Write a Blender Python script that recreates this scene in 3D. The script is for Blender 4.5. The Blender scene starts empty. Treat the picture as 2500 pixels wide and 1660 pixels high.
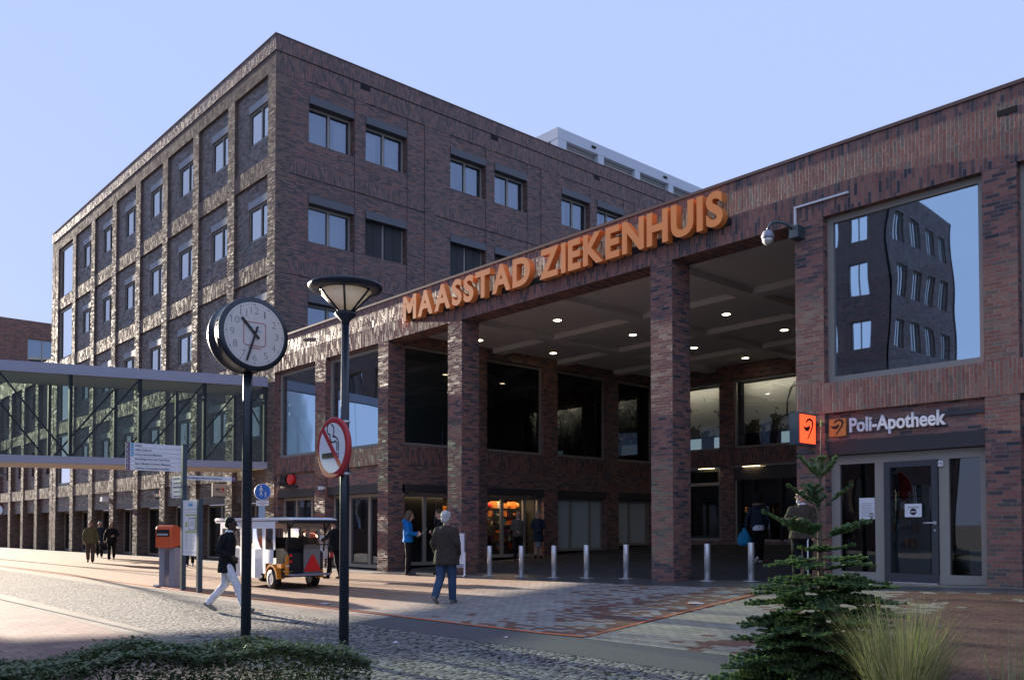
import bpy, bmesh, math, random
from mathutils import Vector, Matrix
from math import sin, cos, pi, radians as RAD, floor
random.seed(7)
S = bpy.context.scene
COL = S.collection
# ------------------------------------------------------------------ camera (eye at the origin, z=0 is eye level)
cam = bpy.data.cameras.new('camera'); camo = bpy.data.objects.new('camera', cam); COL.objects.link(camo)
cam.sensor_width = 36.0; cam.lens = 30.86; cam.shift_y = 0.1608; cam.clip_end = 3000; cam.clip_start = 0.1
camo.location = (0, 0, 0); camo.rotation_euler = (RAD(91.5), 0, RAD(48.23)); S.camera = camo
# ------------------------------------------------------------------ world, sun, exposure
SUN_EL = math.atan(0.170); SUN_DIR = Vector((-cos(RAD(1.3)) * cos(SUN_EL), -sin(RAD(1.3)) * cos(SUN_EL), sin(SUN_EL)))
W = bpy.data.worlds.new('World'); S.world = W; W.use_nodes = True
wn = W.node_tree.nodes; wl = W.node_tree.links
bg = wn['Background']
sky = wn.new('ShaderNodeTexSky'); sky.sky_type = 'NISHITA'; sky.sun_disc = False
sky.sun_elevation = SUN_EL; sky.sun_rotation = math.atan2(SUN_DIR.x, SUN_DIR.y)
sky.air_density = 1.0; sky.dust_density = 0.6; sky.ozone_density = 2.0
tint = wn.new('ShaderNodeMix'); tint.data_type = 'RGBA'; tint.blend_type = 'MIX'
tint.inputs[0].default_value = 0.955
tint.inputs[7].default_value = (2.26, 2.86, 4.68, 1)
wl.new(sky.outputs[0], tint.inputs[6]); wl.new(tint.outputs[2], bg.inputs[0])
bg.inputs[1].default_value = 0.0515
sun = bpy.data.lights.new('sun', 'SUN'); suno = bpy.data.objects.new('sun', sun); COL.objects.link(suno)
sun.energy = 5.0; sun.angle = RAD(0.6); sun.color = (1.0, 0.86, 0.70)
suno.rotation_euler = SUN_DIR.to_track_quat('Z', 'Y').to_euler()
S.view_settings.view_transform = 'Standard'; S.view_settings.look = 'None'; S.view_settings.exposure = 2.12
S.view_settings.gamma = 1.0
try:
    S.cycles.max_bounces = 8; S.cycles.transparent_max_bounces = 16; S.cycles.caustics_reflective = False
    S.cycles.caustics_refractive = False
except Exception: pass

# ================================================================== node helpers
class NB:
    def __init__(s, name):
        s.mat = bpy.data.materials.new(name); s.mat.use_nodes = True
        s.t = s.mat.node_tree; s.t.nodes.clear()
        s.out = s.n('ShaderNodeOutputMaterial')
    def n(s, ty, **kw):
        nd = s.t.nodes.new(ty)
        for k, v in kw.items(): setattr(nd, k, v)
        return nd
    def l(s, a, b): s.t.links.new(a, b)
    def put(s, sock, v):
        if isinstance(v, bpy.types.NodeSocket): s.l(v, sock)
        else: sock.default_value = v
    def m(s, op, a, b=None, c=None):
        nd = s.n('ShaderNodeMath', operation=op)
        s.put(nd.inputs[0], a)
        if b is not None: s.put(nd.inputs[1], b)
        if c is not None: s.put(nd.inputs[2], c)
        return nd.outputs[0]
    def vm(s, op, a, b=None, sc=None):
        nd = s.n('ShaderNodeVectorMath', operation=op)
        s.put(nd.inputs[0], a)
        if b is not None: s.put(nd.inputs[1], b)
        if sc is not None: s.put(nd.inputs[3], sc)
        return nd.outputs[0]
    def mix(s, f, a, b, bt='MIX'):
        nd = s.n('ShaderNodeMix', data_type='RGBA', blend_type=bt)
        s.put(nd.inputs[0], f); s.put(nd.inputs[6], a); s.put(nd.inputs[7], b)
        return nd.outputs[2]
    def mixf(s, f, a, b):
        nd = s.n('ShaderNodeMix', data_type='FLOAT')
        s.put(nd.inputs[0], f); s.put(nd.inputs[2], a); s.put(nd.inputs[3], b)
        return nd.outputs[0]
    def ramp(s, f, stops, const=False):
        nd = s.n('ShaderNodeValToRGB')
        cr = nd.color_ramp
        if const: cr.interpolation = 'CONSTANT'
        while len(cr.elements) < len(stops): cr.elements.new(0.5)
        for e, (p, c) in zip(cr.elements, stops): e.position = p; e.color = (*c, 1)
        s.put(nd.inputs[0], f); return nd.outputs[0]
    def noise(s, vec, scale, detail=3, rough=0.55):
        nd = s.n('ShaderNodeTexNoise'); nd.inputs['Scale'].default_value = scale
        nd.inputs['Detail'].default_value = detail; nd.inputs['Roughness'].default_value = rough
        if vec is not None: s.l(vec, nd.inputs['Vector'])
        return nd
    def xyz(s, a, b, c):
        nd = s.n('ShaderNodeCombineXYZ')
        for i, v in enumerate((a, b, c)): s.put(nd.inputs[i], v)
        return nd.outputs[0]
    def sep(s, v):
        nd = s.n('ShaderNodeSeparateXYZ'); s.l(v, nd.inputs[0]); return nd.outputs
    def bump(s, h, dist, strength=1.0, normal=None):
        nd = s.n('ShaderNodeBump'); nd.inputs['Strength'].default_value = strength
        nd.inputs['Distance'].default_value = dist; s.l(h, nd.inputs['Height'])
        if normal is not None: s.l(normal, nd.inputs['Normal'])
        return nd.outputs[0]
    def bsdf(s, color, rough=0.6, spec=0.5, metal=0.0, normal=None, **kw):
        nd = s.n('ShaderNodeBsdfPrincipled')
        s.put(nd.inputs['Base Color'], color if isinstance(color, bpy.types.NodeSocket) else (*color, 1))
        s.put(nd.inputs['Roughness'], rough); nd.inputs['Metallic'].default_value = metal
        s.put(nd.inputs['Specular IOR Level'], spec)
        if normal is not None: s.l(normal, nd.inputs['Normal'])
        for k, v in kw.items(): nd.inputs[k].default_value = v
        return nd.outputs[0]
    def fin(s, shader): s.l(shader, s.out.inputs[0]); return s.mat

def simple(name, col, rough=0.6, spec=0.5, metal=0.0, var=0.12, vscale=6.0, bump=0.0, bscale=40.0, **kw):
    """a plain procedural finish: base colour with faint dirt and an optional fine bump"""
    b = NB(name); g = b.n('ShaderNodeTexCoord').outputs['Object']
    n1 = b.noise(g, vscale, 4).outputs[0]
    f = b.m('MULTIPLY_ADD', n1, 2 * var, 1 - var)
    c = b.vm('SCALE', b.xyz(*col), sc=f)
    r = b.m('MULTIPLY_ADD', n1, 0.25, rough - 0.12)
    nm = b.bump(b.noise(g, bscale, 3).outputs[0], bump) if bump else None
    return b.fin(b.bsdf(c, r, spec, metal, nm, **kw))

def emit(name, col, strength):
    b = NB(name); e = b.n('ShaderNodeEmission'); e.inputs[0].default_value = (*col, 1); e.inputs[1].default_value = strength
    return b.fin(e.outputs[0])

def brick(name, vertical=False, L=0.215, H=0.062, stops=None, tilt=0.07, prot=0.010, mortar=(0.20, 0.19, 0.19), rough=0.62, joint=0.011, spec=0.45):
    b = NB(name); geo = b.n('ShaderNodeNewGeometry')
    p = b.sep(geo.outputs['Position']); nn = b.sep(geo.outputs['True Normal'])
    ax = b.m('GREATER_THAN', b.m('ABSOLUTE', nn[0]), 0.7); az = b.m('GREATER_THAN', b.m('ABSOLUTE', nn[2]), 0.7)
    u = b.mixf(ax, p[0], p[1]); v = b.mixf(az, p[2], p[1])
    if vertical: u, v = v, u
    vr = b.m('DIVIDE', v, H); row = b.m('FLOOR', vr); fv = b.m('FRACT', vr)
    # irregular bond: every course gets its own offset
    wn0 = b.n('ShaderNodeTexWhiteNoise', noise_dimensions='1D'); b.l(row, wn0.inputs['W'])
    off = b.m('MULTIPLY_ADD', b.m('PINGPONG', row, 1.0), 0.5, b.m('MULTIPLY', wn0.outputs[0], 0.34))
    ur = b.m('ADD', b.m('DIVIDE', u, L), off); col = b.m('FLOOR', ur); fu = b.m('FRACT', ur)
    wn1 = b.n('ShaderNodeTexWhiteNoise', noise_dimensions='3D'); b.l(b.xyz(col, row, 3.3), wn1.inputs['Vector'])
    rc = wn1.outputs['Color']; rv = wn1.outputs['Value']
    jm = b.m('MAXIMUM', b.m('LESS_THAN', fu, joint / L), b.m('LESS_THAN', fv, joint / H))
    stops = stops or [(0.0, (0.064, 0.060, 0.068)), (0.20, (0.13, 0.090, 0.088)), (0.40, (0.205, 0.108, 0.092)), (0.68, (0.295, 0.130, 0.100)), (0.92, (0.33, 0.165, 0.122))]
    cc = b.ramp(rv, stops)
    nz = b.noise(geo.outputs['Position'], 22.0, 4).outputs[0]
    big = b.m('MULTIPLY_ADD', b.noise(b.vm('MULTIPLY', geo.outputs['Position'], (1.6, 1.6, 0.16)), 1.3, 4).outputs[0], 0.55, b.m('MULTIPLY', b.noise(geo.outputs['Position'], 0.35, 3).outputs[0], 0.45))
    cc = b.vm('SCALE', cc, sc=b.m('MULTIPLY', b.m('MULTIPLY_ADD', nz, 0.7, 0.65), b.m('MULTIPLY_ADD', big, 0.9, 0.55)))
    cc = b.mix(jm, cc, (*mortar, 1))
    inv = b.m('SUBTRACT', 1.0, jm)
    t = b.vm('MULTIPLY', b.vm('SCALE', b.vm('SUBTRACT', rc, (0.5, 0.5, 0.5)), sc=b.m('MULTIPLY', inv, 2 * tilt)), (1.0, 0.6, 0.35))
    nrm = b.vm('NORMALIZE', b.vm('ADD', geo.outputs['Normal'], t))
    rs = b.sep(rc)
    h = b.m('MULTIPLY', inv, b.m('ADD', b.m('MULTIPLY', rs[0], 0.6), b.m('ADD', 0.4, b.m('MULTIPLY', nz, 0.25))))
    nb = b.bump(h, prot, 0.9, nrm)
    rr = b.m('MULTIPLY_ADD', rs[1], 0.45, rough - 0.30)
    return b.fin(b.bsdf(cc, rr, spec, 0, nb))

def paver(name, kind):
    b = NB(name); geo = b.n('ShaderNodeNewGeometry'); P = geo.outputs['Position']; p = b.sep(P)
    L, H = (0.21, 0.105) if kind != 'slab' else (0.30, 0.30)
    if kind == 'slab': u, v = p[1], p[0]
    else: u, v = p[0], p[1]
    vr = b.m('DIVIDE', v, H); row = b.m('FLOOR', vr); fv = b.m('FRACT', vr)
    ur = b.m('ADD', b.m('DIVIDE', u, L), b.m('MULTIPLY', b.m('PINGPONG', row, 1.0), 0.5)); col = b.m('FLOOR', ur); fu = b.m('FRACT', ur)
    wn1 = b.n('ShaderNodeTexWhiteNoise', noise_dimensions='3D'); b.l(b.xyz(col, row, 1.7), wn1.inputs['Vector'])
    rv = wn1.outputs['Value']
    jm = b.m('MAXIMUM', b.m('LESS_THAN', fu, 0.008 / L), b.m('LESS_THAN', fv, 0.008 / H))
    cell = b.xyz(b.m('MULTIPLY', col, L), b.m('MULTIPLY', row, H), 0.0)
    n1 = b.noise(cell, 0.55, 2).outputs[0]; n2 = b.noise(P, 30, 4).outputs[0]; n3 = b.noise(P, 0.6, 4).outputs[0]
    if kind == 'plaza':
        # grey in the middle, red-brown with buff flags to the right, salmon buff to the left
        right = b.m('MULTIPLY', b.m('ADD', p[0], 11.6), 0.26)
        pick = b.m('ADD', b.m('ADD', right, b.m('MULTIPLY', b.m('SUBTRACT', n1, 0.5), 2.6)), b.m('MULTIPLY', b.m('SUBTRACT', rv, 0.5), 1.3))
        isred = b.m('GREATER_THAN', pick, 0.55)
        far = b.m('MAXIMUM', 0.0, b.m('MINIMUM', 1.0, b.m('MULTIPLY', b.m('SUBTRACT', -12.6, p[0]), 0.35)))
        grey = b.mix(rv, (0.27, 0.255, 0.24, 1), (0.37, 0.35, 0.32, 1))
        buff = b.mix(rv, (0.30, 0.20, 0.145, 1), (0.36, 0.24, 0.165, 1))
        red = b.mix(rv, (0.145, 0.082, 0.066, 1), (0.205, 0.115, 0.09, 1))
        c = b.mix(far, b.mix(isred, grey, red), buff)
    elif kind == 'red':
        right = b.m('MULTIPLY', b.m('ADD', p[0], 4.9), 0.42)
        pick = b.m('ADD', b.m('ADD', right, b.m('MULTIPLY', b.m('SUBTRACT', n1, 0.5), 2.8)), b.m('MULTIPLY', b.m('SUBTRACT', rv, 0.5), 1.1))
        isred = b.m('GREATER_THAN', pick, -0.35)
        c = b.mix(isred, b.mix(rv, (0.30, 0.265, 0.21, 1), (0.38, 0.345, 0.275, 1)), b.mix(rv, (0.15, 0.083, 0.066, 1), (0.21, 0.115, 0.088, 1)))
    elif kind == 'slab':
        c = b.mix(rv, (0.21, 0.145, 0.125, 1), (0.28, 0.20, 0.17, 1))
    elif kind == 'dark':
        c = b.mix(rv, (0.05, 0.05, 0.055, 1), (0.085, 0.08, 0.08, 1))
    elif kind == 'kerb':
        c = b.mix(rv, (0.22, 0.20, 0.17, 1), (0.29, 0.265, 0.22, 1))
    else:
        c = b.mix(rv, (0.17, 0.17, 0.165, 1), (0.24, 0.235, 0.22, 1))
    c = b.vm('SCALE', c, sc=b.m('MULTIPLY', b.m('MULTIPLY_ADD', n2, 0.6, 0.7), b.m('MULTIPLY_ADD', n3, 0.55, 0.72)))
    # grit and leaf crumbs
    sp = b.noise(P, 9.0, 6, 0.75).outputs[0]
    c = b.mix(b.m('MULTIPLY', b.m('GREATER_THAN', sp, 0.69), 0.35), c, (0.42, 0.40, 0.34, 1))
    c = b.mix(jm, c, (0.05, 0.045, 0.04, 1))
    h = b.m('ADD', b.m('MULTIPLY', b.m('SUBTRACT', 1.0, jm), b.m('MULTIPLY_ADD', rv, 0.5, 1.0)), b.m('MULTIPLY', n2, 0.35))
    return b.fin(b.bsdf(c, 0.93, 0.10, 0, b.bump(h, 0.006, 0.8)))

def cobble(name):
    b = NB(name); geo = b.n('ShaderNodeNewGeometry'); P = geo.outputs['Position']
    wob = b.vm('ADD', P, b.vm('SCALE', b.noise(P, 3.0, 2).outputs['Color'], sc=0.10))
    vo = b.n('ShaderNodeTexVoronoi', feature='F1'); vo.inputs['Scale'].default_value = 15.0; b.l(wob, vo.inputs['Vector'])
    vo.inputs['Randomness'].default_value = 0.8
    rc = b.sep(vo.outputs['Color'])
    n2 = b.noise(P, 40, 3).outputs[0]; n3 = b.noise(P, 0.5, 3).outputs[0]
    c = b.mix(rc[0], (0.125, 0.122, 0.115, 1), (0.29, 0.28, 0.255, 1))
    d = vo.outputs['Distance']
    gap = b.m('GREATER_THAN', d, 0.62)
    c = b.vm('SCALE', c, sc=b.m('MULTIPLY', b.m('MULTIPLY_ADD', n2, 0.5, 0.75), b.m('MULTIPLY_ADD', n3, 0.5, 0.75)))
    c = b.mix(gap, c, (0.045, 0.042, 0.038, 1))
    h = b.m('ADD', b.m('MULTIPLY', b.m('POWER', d, 2.0), -1.0), b.m('MULTIPLY', rc[1], 0.35))
    return b.fin(b.bsdf(c, 0.9, 0.12, 0, b.bump(h, 0.030, 0.85)))

def glass(name, tintc=(0.8, 0.88, 0.86), ior=1.7, wave=0.0015, body=0.0, bodyc=(0.02, 0.025, 0.03), refl=1.0, rmin=0.0, reflc=None):
    """pane: tinted see-through plus mirror by Fresnel (one sheet with thickness)"""
    b = NB(name); geo = b.n('ShaderNodeNewGeometry')
    nm = b.bump(b.noise(geo.outputs['Position'], 0.55, 1).outputs[0], wave * 30, 1.0) if wave else None
    fr = b.n('ShaderNodeFresnel'); fr.inputs[0].default_value = ior
    tr = b.n('ShaderNodeBsdfTransparent'); tr.inputs[0].default_value = (*tintc, 1)
    gl = b.n('ShaderNodeBsdfGlossy'); gl.inputs['Roughness'].default_value = 0.012; gl.inputs[0].default_value = (*reflc, 1) if reflc else (refl, refl, refl, 1)
    if nm is not None: b.l(nm, gl.inputs['Normal'])
    base = tr.outputs[0]
    if body:
        df = b.n('ShaderNodeBsdfDiffuse'); df.inputs[0].default_value = (*bodyc, 1)
        mx = b.n('ShaderNodeMixShader'); mx.inputs[0].default_value = body; b.l(tr.outputs[0], mx.inputs[1]); b.l(df.outputs[0], mx.inputs[2]); base = mx.outputs[0]
    m2 = b.n('ShaderNodeMixShader'); b.put(m2.inputs[0], b.m('MAXIMUM', fr.outputs[0], rmin)); b.l(base, m2.inputs[1]); b.l(gl.outputs[0], m2.inputs[2])
    return b.fin(m2.outputs[0])

def fabric(name, col, bump=0.006, scale=14, rough=0.85, var=0.25):
    b = NB(name); g = b.n('ShaderNodeTexCoord').outputs['Object']
    n1 = b.noise(g, scale * 0.4, 4).outputs[0]; n2 = b.noise(g, scale, 4).outputs[0]
    c = b.vm('SCALE', b.xyz(*col), sc=b.m('MULTIPLY_ADD', n1, 2 * var, 1 - var))
    n3 = b.noise(b.vm('MULTIPLY', g, (1.0, 1.0, 0.45)), 9.0, 3, .6).outputs[0]
    return b.fin(b.bsdf(c, rough, 0.2, 0, b.bump(n3, bump * 16, 0.9, b.bump(n2, bump * 3, 0.8))))

M = {}
M['brick'] = brick('brick_stretcher')
M['brick_soldier'] = brick('brick_soldier', vertical=True, tilt=0.07, prot=0.02, spec=0.22, rough=0.72)
M['brick_rough'] = brick('brick_rough_soldier', vertical=True, tilt=0.07, prot=0.009, spec=0.12, rough=0.85)
M['brick_pier'] = brick('brick_pier', tilt=0.085, prot=0.009, spec=0.12, rough=0.85)
greyst = [(0.0, (0.070, 0.064, 0.062)), (0.3, (0.125, 0.095, 0.082)), (0.6, (0.18, 0.122, 0.098)), (0.9, (0.22, 0.15, 0.115))]
M['tower_panel'] = brick('tower_brick_panel', stops=greyst, tilt=0.06, mortar=(0.035, 0.034, 0.036), joint=0.013)
M['tower_rough'] = brick('tower_brick_rough', vertical=True, stops=greyst, tilt=0.048, prot=0.005, spec=0.06, rough=0.9)
M['tower_pier'] = brick('tower_brick_pier', stops=greyst, tilt=0.048, prot=0.005, spec=0.06, rough=0.9)
M['tower_side'] = brick('tower_brick_side', tilt=0.10, stops=[(0.0, (0.085, 0.070, 0.070)), (0.3, (0.15, 0.098, 0.088)), (0.6, (0.22, 0.118, 0.097)), (0.9, (0.27, 0.14, 0.11))], mortar=(0.045, 0.04, 0.042), joint=0.013)
M['tower_side_soldier'] = brick('tower_brick_side_soldier', vertical=True, tilt=0.10, stops=[(0.0, (0.085, 0.070, 0.070)), (0.3, (0.15, 0.098, 0.088)), (0.6, (0.22, 0.118, 0.097)), (0.9, (0.27, 0.14, 0.11))], mortar=(0.045, 0.04, 0.042), joint=0.013)
M['coping'] = simple('coping_metal', (0.10, 0.055, 0.05), 0.5)
M['groove'] = simple('groove_dark', (0.012, 0.011, 0.012), 0.9)
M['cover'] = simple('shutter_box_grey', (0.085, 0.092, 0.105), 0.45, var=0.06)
M['cover_skylit'] = simple('shutter_box_skylit', (0.20, 0.215, 0.24), 0.45, var=0.06)  # same grey boxes, with sky light put into a paler colour
M['frame'] = simple('frame_beige', (0.32, 0.295, 0.255), 0.5, var=0.05)
M['frame_dark'] = simple('frame_anthracite', (0.055, 0.058, 0.066), 0.45, var=0.06)
M['lintel'] = simple('lintel_anthracite', (0.048, 0.045, 0.046), 0.5, var=0.08)
M['pane'] = glass('pane_clear', (0.70, 0.76, 0.80), 1.9, 0.0005, rmin=0.26, reflc=(.72, .84, 1.0))
M['pane_mirror'] = glass('pane_mirror', (0.5, 0.5, 0.5), 2.4, 0.0004, rmin=0.85)
M['pane_long'] = glass('pane_long', (0.70, 0.76, 0.80), 2.4, 0.0005, rmin=0.5)
M['pane_film'] = glass('pane_film', (0.5, 0.55, 0.55), 1.6, 0.0, body=0.85, bodyc=(0.62, 0.72, 0.72), rmin=0.08)
M['pane_big'] = glass('pane_big', (0.55, 0.70, 0.72), 2.1, 0.00022, rmin=0.62, reflc=(.66, .84, .96))
M['pane_dark'] = glass('pane_dark', (0.45, 0.55, 0.57), 1.5, 0.0004, rmin=0.10)
M['pane_bridge'] = glass('pane_bridge', (0.53, 0.60, 0.545), 1.36, 0.0003)
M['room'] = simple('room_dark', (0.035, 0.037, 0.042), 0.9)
M['room_mid'] = simple('room_grey', (0.30, 0.29, 0.27), 0.9)
M['curtain'] = fabric('curtain_white', (0.62, 0.63, 0.68), 0.01, 8)
M['curtain_dark'] = fabric('curtain_dark_teal', (0.022, 0.03, 0.034), 0.01, 8)
M['blind_dark'] = simple('blind_dark', (0.030, 0.032, 0.036), 0.6)
M['blind_teal'] = simple('blind_teal', (0.42, 0.66, 0.68), 0.7, var=0.06)
M['blind_and_fill_pale'] = simple('blind_and_fill_pale', (0.46, 0.52, 0.53), 0.75, var=0.10)  # real blinds, and pale sheets added to brighten dark shop windows
M['ceiling'] = simple('soffit_render', (0.74, 0.70, 0.65), 0.9, var=0.06)
M['alu'] = simple('aluminium_panel', (0.30, 0.30, 0.36), 0.42, 0.5, 0.25, var=0.05)
M['alu_white'] = simple('white_cladding', (0.56, 0.60, 0.66), 0.45, var=0.04)
M['louvre'] = simple('louvre_beige', (0.62, 0.62, 0.58), 0.6)
M['steel_dark'] = simple('steel_dark_green', (0.008, 0.012, 0.014), 0.6, 0.2)
M['pole_blue'] = simple('pole_blue_black', (0.014, 0.022, 0.032), 0.30, 0.6, var=0.2)
M['pole_grey'] = simple('pole_slate', (0.050, 0.078, 0.095), 0.34, 0.6, var=0.2)
M['inox'] = simple('stainless_steel', (0.66, 0.66, 0.66), 0.32, 0.5, 0.55, var=0.05)
M['white'] = simple('white_paint', (0.78, 0.79, 0.82), 0.5, var=0.05)
M['offwhite'] = simple('off_white', (0.70, 0.66, 0.62), 0.55, var=0.05)
M['black'] = simple('black_plastic', (0.012, 0.012, 0.014), 0.5)
M['grey_text'] = simple('grey_print', (0.26, 0.24, 0.24), 0.6)
M['dark_text'] = simple('dark_print', (0.02, 0.02, 0.05), 0.6)
M['orange'] = simple('orange_lacquer', (0.80, 0.265, 0.065), 0.38, 0.5, var=0.06, vscale=2)
M['orange_box'] = simple('orange_mailbox', (0.62, 0.10, 0.03), 0.42, 0.5, var=0.10)
M['orange_cart'] = simple('orange_cart_body', (0.72, 0.26, 0.025), 0.35, 0.5, var=0.08)
M['red_sign'] = simple('red_signface', (0.45, 0.035, 0.04), 0.42, var=0.08)
M['red'] = simple('red_reflector', (0.75, 0.02, 0.02), 0.35, var=0.05)
M['blue_sign'] = simple('blue_signface', (0.02, 0.14, 0.50), 0.4, var=0.04)
M['light_blue'] = simple('light_blue_print', (0.16, 0.42, 0.62), 0.5, var=0.04)
M['purple'] = simple('purple_print', (0.10, 0.02, 0.13), 0.5, var=0.04)
M['amber_sign'] = simple('amber_signface', (0.62, 0.27, 0.07), 0.5, var=0.04)
M['amber'] = emit('downlight_glow', (1.0, 0.78, 0.50), 3.0)
M['strip_light'] = emit('entrance_light_glow', (1.0, 0.75, 0.40), 1.8)
M['shop_light'] = emit('shop_ceiling_light', (1.0, 0.62, 0.30), 2.2)
M['mural_fill'] = emit('mural_fill_glow', (1.0, 0.88, 0.72), 4.6)
M['redlit'] = emit('orange_lit_sign', (0.90, 0.075, 0.025), 0.55)
M['plaza'] = paver('paver_plaza', 'plaza'); M['redpave'] = paver('paver_red', 'red'); M['slab'] = paver('paver_slab', 'slab')
M['kerb'] = paver('paver_kerb', 'kerb'); M['darkpave'] = paver('paver_dark', 'dark'); M['ground'] = paver('paver_ground', 'grey')
M['cobble'] = cobble('cobbles')
M['granite'] = simple('granite_dark', (0.075, 0.08, 0.088), 0.35, 0.5, var=0.25, vscale=30)
M['orange_line'] = simple('orange_road_line', (0.60, 0.16, 0.06), 0.7, var=0.2, vscale=12)
M['asphalt'] = simple('asphalt_dark', (0.105, 0.105, 0.108), 0.85, var=0.3, vscale=40, bump=0.01, bscale=150)

# ================================================================== mesh helpers
class MB:
    def __init__(s): s.v = []; s.f = []; s.mi = []; s.sm = []
    def quad(s, *pts, mi=0, smooth=False):
        i = len(s.v); s.v += [tuple(p) for p in pts]; s.f.append(tuple(range(i, i + len(pts)))); s.mi.append(mi); s.sm.append(smooth)
    def box(s, x0, x1, y0, y1, z0, z1, mi=0):
        if x0 > x1: x0, x1 = x1, x0
        if y0 > y1: y0, y1 = y1, y0
        if z0 > z1: z0, z1 = z1, z0
        i = len(s.v)
        s.v += [(x0, y0, z0), (x1, y0, z0), (x1, y1, z0), (x0, y1, z0), (x0, y0, z1), (x1, y0, z1), (x1, y1, z1), (x0, y1, z1)]
        for f in ((0, 3, 2, 1), (4, 5, 6, 7), (0, 1, 5, 4), (1, 2, 6, 5), (2, 3, 7, 6), (3, 0, 4, 7)):
            s.f.append(tuple(i + k for k in f)); s.mi.append(mi); s.sm.append(False)
        return s
    def obox(s, c, ax, ay, az, mi=0):
        """oriented box: centre and three half-axis vectors"""
        c = Vector(c); ax = Vector(ax); ay = Vector(ay); az = Vector(az); i = len(s.v)
        for sz in (-1, 1):
            for sx, sy in ((-1, -1), (1, -1), (1, 1), (-1, 1)): s.v.append(tuple(c + sx * ax + sy * ay + sz * az))
        for f in ((0, 3, 2, 1), (4, 5, 6, 7), (0, 1, 5, 4), (1, 2, 6, 5), (2, 3, 7, 6), (3, 0, 4, 7)):
            s.f.append(tuple(i + k for k in f)); s.mi.append(mi); s.sm.append(False)
        return s
    def tube(s, pts, rad, n=10, mi=0, cap=True, smooth=True):
        pts = [Vector(p) for p in pts]; rad = rad if isinstance(rad, (list, tuple)) else [rad] * len(pts)
        base = len(s.v); prev = None
        for k, p in enumerate(pts):
            d = (pts[min(k + 1, len(pts) - 1)] - pts[max(k - 1, 0)]).normalized()
            if prev is None: a = d.orthogonal().normalized()
            else: a = (prev - d * prev.dot(d)).normalized()
            prev = a; bb = d.cross(a)
            for j in range(n):
                t = 2 * pi * j / n; s.v.append(tuple(p + (a * cos(t) + bb * sin(t)) * rad[k]))
        for k in range(len(pts) - 1):
            for j in range(n):
                a = base + k * n + j; b2 = base + k * n + (j + 1) % n
                s.f.append((a, b2, b2 + n, a + n)); s.mi.append(mi); s.sm.append(smooth)
        if cap:
            s.f.append(tuple(base + j for j in reversed(range(n)))); s.mi.append(mi); s.sm.append(False)
            e = base + (len(pts) - 1) * n
            s.f.append(tuple(e + j for j in range(n))); s.mi.append(mi); s.sm.append(False)
        return s
    def lathe(s, prof, c=(0, 0, 0), n=32, mi=0, axis='Z', smooth=True, basis=None):
        c = Vector(c); base = len(s.v)
        bx, by, bz = basis or ((Vector((1, 0, 0)), Vector((0, 1, 0)), Vector((0, 0, 1))) if axis == 'Z' else (Vector((1, 0, 0)), Vector((0, 0, 1)), Vector((0, -1, 0))))
        for r, h in prof:
            for j in range(n):
                t = 2 * pi * j / n; s.v.append(tuple(c + bx * (r * cos(t)) + by * (r * sin(t)) + bz * h))
        for k in range(len(prof) - 1):
            for j in range(n):
                a = base + k * n + j; b2 = base + k * n + (j + 1) % n
                s.f.append((a, b2, b2 + n, a + n)); s.mi.append(mi); s.sm.append(smooth)
        s.f.append(tuple(base + j for j in reversed(range(n)))); s.mi.append(mi); s.sm.append(False)
        e = base + (len(prof) - 1) * n
        s.f.append(tuple(e + j for j in range(n))); s.mi.append(mi); s.sm.append(False)
        return s
    def prism(s, poly, o, u, v, w, mi=0):
        """polygon (list of 2-D points) in plane o+u,v extruded by vector w"""
        o = Vector(o); u = Vector(u); v = Vector(v); w = Vector(w); i = len(s.v); n = len(poly)
        for a, b2 in poly: s.v.append(tuple(o + u * a + v * b2))
        for a, b2 in poly: s.v.append(tuple(o + u * a + v * b2 + w))
        s.f.append(tuple(i + k for k in range(n))); s.mi.append(mi); s.sm.append(False)
        s.f.append(tuple(i + n + k for k in reversed(range(n)))); s.mi.append(mi); s.sm.append(False)
        for k in range(n):
            a = i + k; b2 = i + (k + 1) % n
            s.f.append((b2, a, a + n, b2 + n)); s.mi.append(mi); s.sm.append(False)
        return s
    def ell(s, c, r, n=16, m=10, mi=0, rot=None):
        c = Vector(c); base = len(s.v)
        for k in range(m + 1):
            ph = pi * k / m
            for j in range(n):
                t = 2 * pi * j / n
                d = Vector((r[0] * sin(ph) * cos(t), r[1] * sin(ph) * sin(t), r[2] * cos(ph)))
                if rot is not None: d = rot @ d
                s.v.append(tuple(c + d))
        for k in range(m):
            for j in range(n):
                a = base + k * n + j; b2 = base + k * n + (j + 1) % n
                s.f.append((a, a + n, b2 + n, b2)); s.mi.append(mi); s.sm.append(True)
        return s
    def cap(s, a, b2, ra, rb, n=12, mi=0):
        """tapered capsule between two points"""
        a = Vector(a); b2 = Vector(b2); d = (b2 - a); L = d.length or 1e-6; d = d / L
        pts = []; rr = []
        for k in range(4): t = pi / 2 * k / 3; pts.append(a - d * (ra * cos(t))); rr.append(max(ra * sin(t), 0.001))
        for k in range(4): t = pi / 2 * k / 3; pts.append(b2 + d * (rb * sin(t))); rr.append(max(rb * cos(t), 0.001))
        return s.tube(pts, rr, n, mi)
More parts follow.
